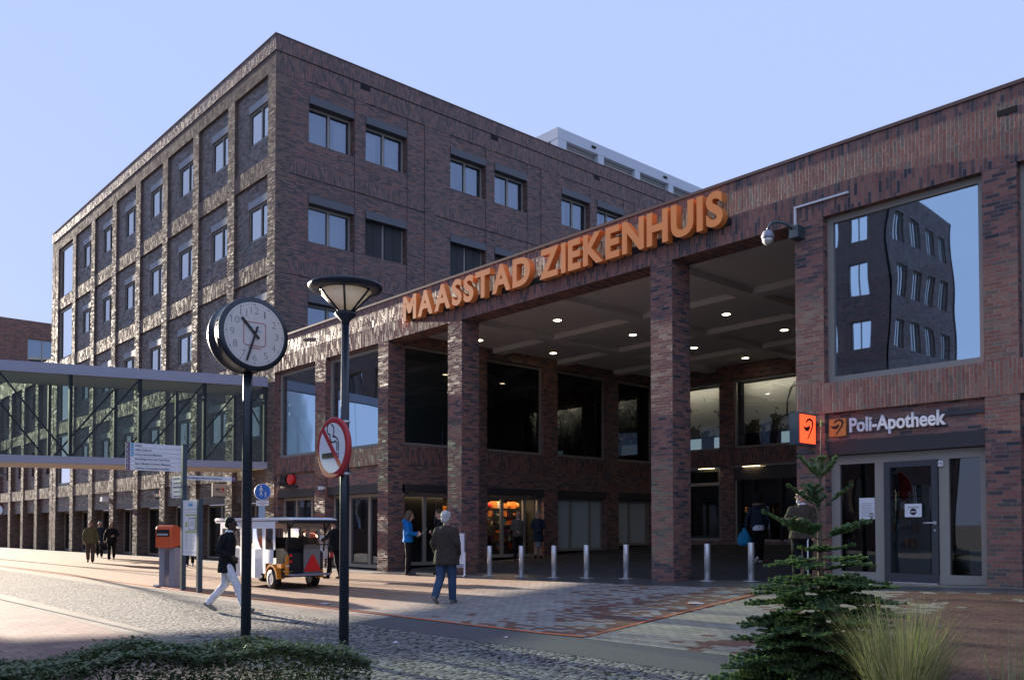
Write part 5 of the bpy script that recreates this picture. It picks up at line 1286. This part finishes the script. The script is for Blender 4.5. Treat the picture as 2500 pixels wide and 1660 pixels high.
# woman at the back of the cart
p = dict(elL=(-.27, .06, 1.20), wrL=(-.18, .30, 1.14), elR=(.27, .04, 1.18), wrR=(.14, .28, 1.12), nod=-.3, kneeL=(-.10, .08, .50), ankL=(-.10, .14, .09), toeL=(-.11, .30, .04), kneeR=(.10, -.03, .5), ankR=(.1, -.16, .10), toeR=(.11, 0, .03), look=-.2)
person('dark haired woman in black clothes standing behind the cart', (-20.95, 12.25, gz(-21, 12.2)), (-.80, -.25), 1.60, p, 'coat_black', .84, 1.0, 'trousers_black', None, 'shoe_black', 'hair_brown', 'pony')
ws = thing('plastic_cover', 'white plastic cover sheet held up by the woman behind the cart', 'cover sheet', (-21.25, 12.02, gz(-21, 12.2)), rz=RAD(48))
mb = MB(); n = 8
for i in range(n):
    for j in range(n):
        def q(a, b2): 
            x = -.36 + .62 * a / n; z = .62 + .60 * b2 / n - .10 * a / n; return (x + .05 * sin(b2 * .9), .04 * sin(a * 1.3 + b2 * .5), z)
        mb.quad(q(i, j), q(i + 1, j), q(i + 1, j + 1), q(i, j + 1), smooth=True)
o = mb.build('sheet', 'white', ws, recalc=False)
# people far left
p = walk(.12, -.12, 'L'); p.update(elL=(-.27, -.02, 1.16), wrL=(-.33, .03, .93), elR=(.25, .0, 1.15), wrR=(.25, .10, .91))
person('broad man in olive jacket with red scarf approaching under the footbridge', (-38.85, 11.24, gz(-38.8, 11.2)), (.95, -.30), 1.72, p, 'coat_olive', .82, 1.05, 'trousers_brown', None, 'shoe_black', 'hair_brown', 'short', build=1.15, collar='scarf_red', voxel=.013)
p = walk(.12, -.12, 'R'); p.update(elL=(-.28, .03, 1.16), wrL=(-.12, .2, 1.12), elR=(.28, -.02, 1.15), wrR=(.30, .04, .90))
person('woman in black coat with handbag walking right of the olive jacket man', (-40.16, 12.48, gz(-40, 12.4)), (.92, -.35), 1.64, p, 'coat_black', .80, 1.08, 'trousers_black', None, 'shoe_black', 'hair_brown', 'bob', build=1.08, voxel=.013)
h2 = dup(hb, (-40.35, 12.1, gz(-40, 12.4) + .62), rz=RAD(60), label='black handbag carried by the far woman in black coat')
p = walk(.1, -.1, 'L')
person('person in dark coat half hidden behind the olive jacket man', (-43.2, 12.9, gz(-43, 12.9)), (.95, -.30), 1.66, p, 'coat_navy', .80, 1.0, 'trousers_black', None, 'shoe_white', 'hair_white', 'full', build=1.05, voxel=.013)
p = walk(.1, -.1, 'R')
person('balding person in dark clothes behind the orange mailbox', (-31.0, 12.3, gz(-31, 12.3)), (.90, -.40), 1.66, p, 'coat_black', .82, 1.0, 'trousers_black', None, 'shoe_white', 'hair_grey', 'bald', voxel=.013)

# ================================================================== the little electric cart
ct = thing('golf_cart', 'white roofed electric cart with orange wings and red warning triangle at the rear', 'cart', (-19.60, 9.92, gz(-19.6, 10.2)), rz=RAD(178.5))
# local: +x forwards (to the left in the photo), y from -0.95 (far) ... 0 (near side is -y after the turn), z up
def wheel(x, y, nm='wheel'):
    w = MB(); BXX = (Vector((1, 0, 0)), Vector((0, 0, 1)), Vector((0, 1, 0)))
    w.lathe([(.10, -.085), (.125, -.09), (.205, -.095), (.228, -.065), (.232, 0), (.228, .065), (.205, .095), (.125, .09), (.10, .085)], (x, y, .232), 36, basis=BXX); tyre = w.build('wheel', 'black', ct)
    w = MB(); w.lathe([(.118, -.07), (.118, .07)], (x, y, .232), 28, basis=BXX)
    for s_ in (-1, 1): w.lathe([(.118, s_ * .088), (.10, s_ * .06), (.05, s_ * .055), (.042, s_ * .085), (.01, s_ * .09)], (x, y, .232), 28, basis=BXX)
    w.build('rim', 'alu', tyre)
for x in (0, 2.85):
    for y in (.09, -.93): wheel(x, y)
# chassis, body and seats
MB().box(-.50, 3.25, -.90, .06, .28, .40).build('chassis', 'black', ct)
mb = MB(); mb.prism([(-.62, .44), (-.62, .86), (-.40, .96), (.0, .96), (.0, .44)], (0, -.88, 0), (1, 0, 0), (0, 0, 1), (0, .92, 0)); mb.build('rear_body', 'black', ct)
for y0_ in (-1.06, -.02):
    mb = MB()
    for k in range(12):
        a0, a1 = RAD(15 * k), RAD(15 * k + 15)
        mb.prism([(.29 * cos(a0), .24 + .29 * sin(a0)), (.34 * cos(a0), .24 + .34 * sin(a0)), (.34 * cos(a1), .24 + .34 * sin(a1)), (.29 * cos(a1), .24 + .29 * sin(a1))], (0, y0_, 0), (1, 0, 0), (0, 0, 1), (0, .20, 0))
    if y0_ < -.5: mb.build('wing', 'orange_cart', ct)
mb.box(-.52, -.30, -.02, .16, .50, .60); mb.box(-.64, -.60, .02, .10, .34, .80)
mb.build('wing', 'orange_cart', ct)
mb = MB(); mb.box(2.55, 3.30, -.95, .12, .42, .70); mb.build('front_body', 'orange_cart', ct)
for x in (-.35, .75, 1.75):
    mb = MB(); mb.box(x, x + .45, -.88, .02, .70, .82); mb.obox((x - .02, -.43, 1.02), (.05, 0, 0), (0, .42, 0), (-.03, 0, .20)); o = mb.build('seat', 'black', ct); md = o.modifiers.new('bevel', 'BEVEL'); md.width = .04; md.segments = 2
# roof with dark underside
mb = MB(); mb.prism([(-1.05, 1.635), (-1.05, 1.66), (-.75, 1.70), (3.45, 1.71), (3.55, 1.66), (3.55, 1.635)], (0, -1.02, 0), (1, 0, 0), (0, 0, 1), (0, 1.18, 0)); o = mb.build('roof', 'white', ct); md = o.modifiers.new('bevel', 'BEVEL'); md.width = .015; md.segments = 2
mb = MB(); mb.box(-1.10, -.30, -1.03, .13, 1.56, 1.634); mb.build('roof_edge', 'black', ct)
mb = MB(); mb.box(-.30, 3.5, .12, .15, 1.58, 1.634); mb.box(-.30, 3.5, -1.0, -.97, 1.58, 1.634); mb.build('roof_rail', 'alu', ct)
for y in (.05, -.90):
    for pts in ([(-.60, y, .90), (-.68, y, 1.25), (-.62, y, 1.58)], [(1.2, y, .4), (1.2, y, 1.6)], [(3.1, y, .6), (2.7, y, 1.6)], [(-.66, y, 1.38), (-.95, y, 1.58)]): mb = MB(); mb.tube(pts, .022, 8); mb.build('roof_post', 'black', ct)
# white side curtains with clear windows
def curtain_side(y, parent):
    mb = MB(); F = lambda x, z: (x, y + .012 * sin(x * 9) * (1.4 - z), z)
    def patch(x0, x1, z0, z1, xa=None, xb=None):
        n = 8
        for i in range(n):
            for j in range(3):
                def q(a, b2): u = a / n; v = b2 / 3; z = z0 + (z1 - z0) * v; x = x0 + (x1 - x0) * u; return F(x, z)
                mb.quad(q(i, j), q(i + 1, j), q(i + 1, j + 1), q(i, j + 1), smooth=True)
    patch(-.18, 3.15, 1.44, 1.60); patch(.62, 3.15, .22, .93); patch(.36, .62, .34, .93); patch(-.08, .36, .60, .93)
    patch(-.18, -.06, .93, 1.44); patch(.36, .55, .93, 1.44); patch(1.72, 1.85, .93, 1.44); patch(3.02, 3.15, .93, 1.44)
    mb.build('side_curtain', 'white', parent, recalc=False)
    mb = MB(); mb.quad((-.06, y - .004, .93), (.36, y - .004, .93), (.36, y - .004, 1.44), (-.06, y - .004, 1.44)); mb.quad((.55, y - .004, .93), (1.72, y - .004, .93), (1.72, y - .004, 1.44), (.55, y - .004, 1.44)); mb.quad((1.85, y - .004, .93), (3.02, y - .004, .93), (3.02, y - .004, 1.44), (1.85, y - .004, 1.44))
    mb.build('clear_window', 'pvc', parent, recalc=False)
M['pvc'] = glass('clear_pvc', (.86, .84, .80), 1.35, 0.012)
curtain_side(.155, ct); curtain_side(-1.025, ct)
mb = MB(); mb.quad((-.72, -.98, .95), (-.72, .1, .95), (-.95, .1, 1.56), (-.95, -.98, 1.56)); mb.build('rear_clear_sheet', 'pvc', ct, recalc=False)
# tail: step, rack, diamond plate, triangle, lamps
mb = MB(); mb.box(-.95, -.45, -.92, .04, .33, .37); mb.build('rear_step', 'alu', ct)
mb = MB(); mb.box(-.70, -.685, -.74, -.33, .36, 1.05); mb.build('tread_plate', 'tread', ct) if 'tread' in M else None
b = NB('tread_plate'); g = b.sep(b.n('ShaderNodeNewGeometry').outputs['Position']); a1 = b.m('ADD', b.m('MULTIPLY', g[1], 22.0), b.m('MULTIPLY', g[2], 22.0)); a2 = b.m('SUBTRACT', b.m('MULTIPLY', g[1], 22.0), b.m('MULTIPLY', g[2], 22.0))
dm = b.m('MULTIPLY', b.m('LESS_THAN', b.m('FRACT', a1), .55), b.m('LESS_THAN', b.m('FRACT', a2), .35)); c = b.mix(dm, (.20, .20, .21, 1), (.62, .62, .63, 1)); M['tread'] = b.fin(b.bsdf(c, .35, .5, .4))
bpy.context.view_layer.update()
mb = MB(); mb.box(-.705, -.69, -.76, -.33, .37, 1.06); mb.build('tread_plate', 'tread', ct)
mb = MB(); tri = [(-.20, 0), (.20, 0), (.215, .03), (.03, .385), (-.03, .385), (-.215, .03)]; mb.prism(tri, (-.73, -.545, .42), (0, 1, 0), (0, 0, 1), (-.012, 0, 0)); mb.build('warning_triangle', 'red', ct)
mb = MB(); mb.tube([(-.70, -.30, .90), (-.74, -.33, 1.15), (-.74, -.50, 1.20), (-.74, -.64, 1.15), (-.72, -.70, 1.06), (-.74, -.98, 1.05), (-.78, -1.02, .98), (-.78, -1.02, .36)], .016, 8); mb.build('grab_rail', 'black', ct)
mb = MB(); mb.box(-.80, -.76, -1.07, -.97, .74, .86); mb.build('side_marker', 'red_sign', ct)
for z, m_ in ((.80, 'red'), (.66, 'red')): mb = MB(); mb.lathe([(.04, 0), (.035, .02)], (-.625, -.03, z), 16, basis=(Vector((0, 1, 0)), Vector((0, 0, 1)), Vector((-1, 0, 0)))); mb.build('tail_lamp', m_, ct)
MB().box(-.66, -.64, .02, .10, .54, .57).build('reflector', 'white', ct)
MB().box(-.72, -.705, -.30, -.05, .40, .50).build('number_plate', 'groove', ct)

# ================================================================== planting
def leafmat(name, c1, c2, rough=.45, trans=.25):
    b = NB(name); g = b.n('ShaderNodeNewGeometry'); oi = b.n('ShaderNodeTexWhiteNoise', noise_dimensions='3D')
    q = b.vm('SNAP', g.outputs['Position'], (.05, .05, .05)); b.l(q, oi.inputs['Vector'])
    n1 = b.noise(g.outputs['Position'], 5, 3).outputs[0]
    c = b.mix(b.m('MULTIPLY_ADD', oi.outputs['Value'], .5, b.m('MULTIPLY', n1, .5)), (*c1, 1), (*c2, 1))
    d = b.bsdf(c, rough, .45); t1 = b.n('ShaderNodeBsdfTranslucent'); b.l(c, t1.inputs[0]); mx = b.n('ShaderNodeMixShader'); mx.inputs[0].default_value = trans; b.l(d, mx.inputs[1]); b.l(t1.outputs[0], mx.inputs[2])
    return b.fin(mx.outputs[0])
M['hedge_leaf'] = leafmat('hedge_leaf', (.050, .090, .034), (.13, .175, .075)); M['hedge_tip'] = leafmat('hedge_tip', (.09, .12, .05), (.18, .16, .08)); M['needle'] = leafmat('fir_needle', (.055, .135, .065), (.16, .27, .13), .42, .38)
M['needle_young'] = leafmat('fir_needle_young', (.15, .24, .085), (.25, .33, .12), .42, .38)
M['blade'] = leafmat('grass_blade', (.18, .23, .07), (.46, .43, .17), .6, .35); M['blade_dry'] = leafmat('grass_blade_dry', (.42, .32, .18), (.58, .46, .28), .6, .35)
M['bark'] = simple('bark_brown', (.14, .095, .065), .85, var=.35, vscale=30, bump=.01, bscale=80)
M['twig'] = simple('twig_dark', (.05, .032, .022), .85)
class Raw:
    def __init__(s): s.v = []; s.f = []; s.mi = []
    def build(s, name, mats, parent, smooth=False):
        me = bpy.data.meshes.new(name); me.from_pydata(s.v, [], s.f)
        for m_ in mats: me.materials.append(M[m_])
        me.polygons.foreach_set('material_index', s.mi); me.update(); o = bpy.data.objects.new(name, me); COL.objects.link(o); attach(o, parent); return o
def hedge():
    t = thing('hedge', 'clipped dark green hedge of small leaves along the bottom of the view', 'hedge', (-7.2, 2.4, -1.62), absolute=True)
    R = random.Random(11); rw = Raw()
    A = Vector((-8.1, -1.2)); B2 = Vector((-7.50, 4.42)); d = (B2 - A); L = d.length; d = d / L; n = Vector((d.y, -d.x))    # n points towards the camera
    for k in range(64000):
        u = R.uniform(0, L); w = R.uniform(-.05, .8); f = R.random()
        ht = .60 + .05 * sin(u * 2.1) + .04 * sin(u * 5.3 + 1) + .03 * sin(w * 9 + u * 3)
        e = min(u / .2, (L - u) / .30, 1); ht *= .75 + .25 * max(e, 0) ** .5
        face = R.random()
        if face < .5: z = ht - abs(R.gauss(0, .045)) + (.05 * R.random() if R.random() < .12 else 0)
        elif face < .85: z = R.uniform(.0, ht); w = R.choice((-.05 + abs(R.gauss(0, .05)), 0.8 - abs(R.gauss(0, .05))))
        else: z = R.uniform(0, ht)
        if u > L - .3 and R.random() < .3: z += R.uniform(0, .06)
        p = A + d * u + n * w; s = R.choice((R.uniform(.008, .014), R.uniform(.012, .024))); a = R.uniform(0, 2 * pi); tl = R.uniform(-.9, .9)
        q = Vector((p.x, p.y, zg(p.x, p.y) + z)); x = Vector((cos(a), sin(a), tl * .6)).normalized(); y = x.cross(Vector((R.uniform(-.6, .6), R.uniform(-.6, .6), 1))).normalized()
        i = len(rw.v); rw.v += [tuple(q - x * s * 1.5), tuple(q + y * s * .75), tuple(q + x * s * 1.5), tuple(q - y * s * .75)]; rw.f.append((i, i + 1, i + 2, i + 3)); rw.mi.append(1 if R.random() < .16 else 0)
    rw.build('foliage', ['hedge_leaf', 'hedge_tip'], t)
    mb = MB()
    for k in range(170):
        u = R.uniform(0.02, L - .02); w = R.uniform(.0, .75); p = A + d * u + n * w; z = zg(p.x, p.y); hh = R.uniform(.40, .60) if R.random() < .25 else R.uniform(.3, .48)
        mb.tube([(p.x, p.y, z), (p.x + R.uniform(-.06, .06), p.y + R.uniform(-.06, .06), z + hh * .6), (p.x + R.uniform(-.10, .10), p.y + R.uniform(-.10, .10), z + hh)], [.008, .005, .002], 5)
    mb.build('stems', 'twig', t)
hedge()
def fir(name, label, loc, H, R0, seed, lean=(0, 0), first=.12, gap_top=.56, density=1.0):
    t = thing(name, label, 'tree', loc); R = random.Random(seed)
    tr = lambda z: Vector((lean[0] * z / H + .015 * sin(z * 3), lean[1] * z / H, z))
    mb = MB(); zs = [H * k / 12 for k in range(13)]; mb.tube([tr(z) for z in zs], [.038 * (1 - z / H) ** .9 + .006 for z in zs], 10); mb.build('trunk', 'bark', t)
    rw = Raw(); bm_ = MB()
    def needles(a, b2, ln, dens, mi, full=True):
        d = b2 - a; L = d.length
        if L < 1e-4: return
        d = d / L; s = d.cross(Vector((0, 0, 1))); s = s.normalized() if s.length > .05 else Vector((1, 0, 0)); up = s.cross(d)
        n = max(int(L * dens), 2)
        for k in range(n):
            p = a + d * (L * (k + R.random()) / n)
            for sd in (-1, 1):
                an = R.uniform(-.35, .55) if full else R.uniform(0, 6.28)
                dr = (s * sd * cos(an) + up * sin(an) * .9 + d * R.uniform(.35, .75)).normalized(); l = ln * R.uniform(.75, 1.15); w = dr.cross(up + Vector((R.uniform(-.5, .5), R.uniform(-.5, .5), 0)))
                w = w.normalized() * .0034 if w.length > .05 else s * .0034
                i = len(rw.v); rw.v += [tuple(p - w), tuple(p + w), tuple(p + dr * l + w * .6), tuple(p + dr * l - w * .6)]; rw.f.append((i, i + 1, i + 2, i + 3)); rw.mi.append(mi)
    def branch(p, dirv, L, r, depth, mi):
        # gently arched axis with side shoots in a flat spray
        n = 5; pts = [p]; d = dirv.normalized()
        for k in range(n):
            d = (d + Vector((R.uniform(-.05, .05), R.uniform(-.05, .05), .035 if depth else (.03 if k > 2 else -.03)))).normalized(); pts.append(pts[-1] + d * L / n)
        bm_.tube(pts, [r * (1 - .75 * k / n) for k in range(n + 1)], 5, cap=False)
        for k in range(n): 
            if depth > 0 or k > 0: needles(pts[k], pts[k + 1], .030, 560 * density, mi)
        needles(pts[-1] - d * .01, pts[-1] + d * .012, .018, 1500 * density, 1, False)
        if depth < 2:
            m_ = int(L / (.085 if depth == 0 else .075)) 
            for k in range(m_):
                f = (k + .9) / (m_ + .4)
                if f < (.22 if depth == 0 else .15): continue
                idx = min(int(f * n), n - 1); q = pts[idx] + (pts[idx + 1] - pts[idx]) * (f * n - idx); dd = (pts[idx + 1] - pts[idx]).normalized()
                s = dd.cross(Vector((0, 0, 1))).normalized()
                for sd in (-1, 1):
                    if R.random() < .08: continue
                    l2 = L * (.50 if depth == 0 else .45) * (1 - f * .72) * R.uniform(.75, 1.1)
                    if l2 < .035: continue
                    branch(q, dd * .72 + s * sd * .72 + Vector((0, 0, R.uniform(-.08, .10))), l2, r * .45, depth + 1, mi if R.random() < .85 else 1)
    z = first; k = 0
    while z < H - gap_top:
        f = z / H; Rz = (R0 * (1 - f) ** .95 + .05) * (1.0 if f < .5 else 1.12); young = f > .55
        nb = 8 if f < .47 else (5 if f < .62 else 4); a0 = R.uniform(0, 6.28)
        el = -.10 + .10 * f / .5 if f < .5 else .30 + .75 * (f - .5) / .3
        for j in range(nb):
            a = a0 + 2 * pi * j / nb + R.uniform(-.25, .25); e2 = el + R.uniform(-.12, .12); L = Rz * R.uniform(.82, 1.1)
            branch(tr(z + R.uniform(-.02, .02)), Vector((cos(a) * cos(e2), sin(a) * cos(e2), sin(e2))), L, .011 * (1 - f * .5), 0, 1 if f > .72 else 0)
        if f < .5:
            for j in range(4): a = R.uniform(0, 6.28); branch(tr(z + .07), Vector((cos(a), sin(a), .1)), Rz * R.uniform(.4, .65), .007, 1, 0)
        z += (.115 if f < .40 else .18 if f < .50 else .29) * H / 2.55
    needles(tr(H - .56), tr(H - .02), .010, 200, 1, False); needles(tr(H - .04), tr(H + .012), .018, 900, 1, False)
    rw.build('needles', ['needle', 'needle_young'], t); bm_.build('branches', 'bark', t)
    return t
fir('fir_tree', 'young fir tree with bare leading shoot standing in front of the pharmacy', (-4.50, 8.15, zg(-4.5, 8.15) - .05), 2.62, .95, 8, lean=(-.02, .06))
fir('small_fir', 'second small fir whose branch tips poke in at the left edge', (-11.0, 1.62, -1.70), 1.5, .55, 9, density=.6)
def grass_tuft(loc, n, label, h, spread):
    t = thing('grass_tuft', label, 'ornamental grass', loc); R = random.Random(2); rw = Raw()
    for k in range(n):
        a = R.uniform(0, 6.28); r = spread * .28 * R.random() ** .6; L = h * R.uniform(.45, 1.1); out = R.uniform(.05, .85) * (1 if R.random() < .72 else 1.6); w = R.uniform(.0022, .0058)
        p = Vector((r * cos(a), r * sin(a), 0)); d = Vector((cos(a + R.uniform(-.5, .5)) * out * .35, sin(a + R.uniform(-.5, .5)) * out * .35, 1)).normalized(); side = Vector((-sin(a), cos(a), 0)) * w; last = None; m_ = 1 if R.random() < .28 else 0; seg = 6
        for q in range(seg + 1):
            f = q / seg; i = len(rw.v); ww = side * (1 - f * .85); rw.v += [tuple(p - ww), tuple(p + ww)]
            if last is not None: rw.f.append((last, last + 1, i + 1, i)); rw.mi.append(m_)
            last = i; p = p + d * L / seg; d = (d + Vector((cos(a) * out * .13 + R.uniform(-.05, .05), sin(a) * out * .13 + R.uniform(-.05, .05), -.09 * out * f * 2))).normalized()
    rw.build('blades', ['blade', 'blade_dry'], t); return t
grass_tuft((-3.45, 7.62, zg(-3.45, 7.62)), 1700, 'big tuft of green and straw coloured grass right of the fir', .92, 1.0)
grass_tuft((-2.72, 8.1, zg(-2.7, 8.1)), 90, 'sparse straw grass at the lower right corner', .72, 1.2)
# bare trees left of the view: their shadows streak over the plaza
def bare_tree(label, x, y, h, seed):
    t = thing('bare_tree', label, 'tree', (x, y, zg(x, y) - .05), group='bare street trees left of the footbridge'); R = random.Random(seed); tb = MB(); cb = MB()
    def g(p, d, L, r, k):
        q = p + d * L; (tb if k == 0 else cb).tube([p, p + d * L * .5 + Vector((R.uniform(-.04, .04), R.uniform(-.04, .04), 0)), q], [r, r * .85, r * .7], 7 if k < 2 else 5, cap=False)
        if k < 5:
            for j in range(2 if k else 3):
                a = R.uniform(0, 6.28); s = Vector((cos(a), sin(a), R.uniform(-.1, .5))); g(q, (d + s * R.uniform(.45, .8)).normalized(), L * R.uniform(.6, .78), r * .62, k + 1)
    g(Vector((0, 0, 0)), Vector((0, 0, 1)), h * .42, .09, 0); tb.build('trunk', 'bark', t); cb.build('crown', 'twig', t)
bare_tree('bare street tree nearest the footbridge, out of view on the left', -46.0, 8.2, 6.0, 1)
bare_tree('bare street tree further out of view on the left', -52.5, 9.7, 6.5, 2)

# ================================================================== bake the organic modifiers into plain meshes
bpy.context.view_layer.update()
dg = bpy.context.evaluated_depsgraph_get()
baked = []
for o in list(COL.objects):
    if o.type == 'MESH' and o.modifiers: baked.append((o, bpy.data.meshes.new_from_object(o.evaluated_get(dg))))
for o, me in baked: o.modifiers.clear(); o.data = me
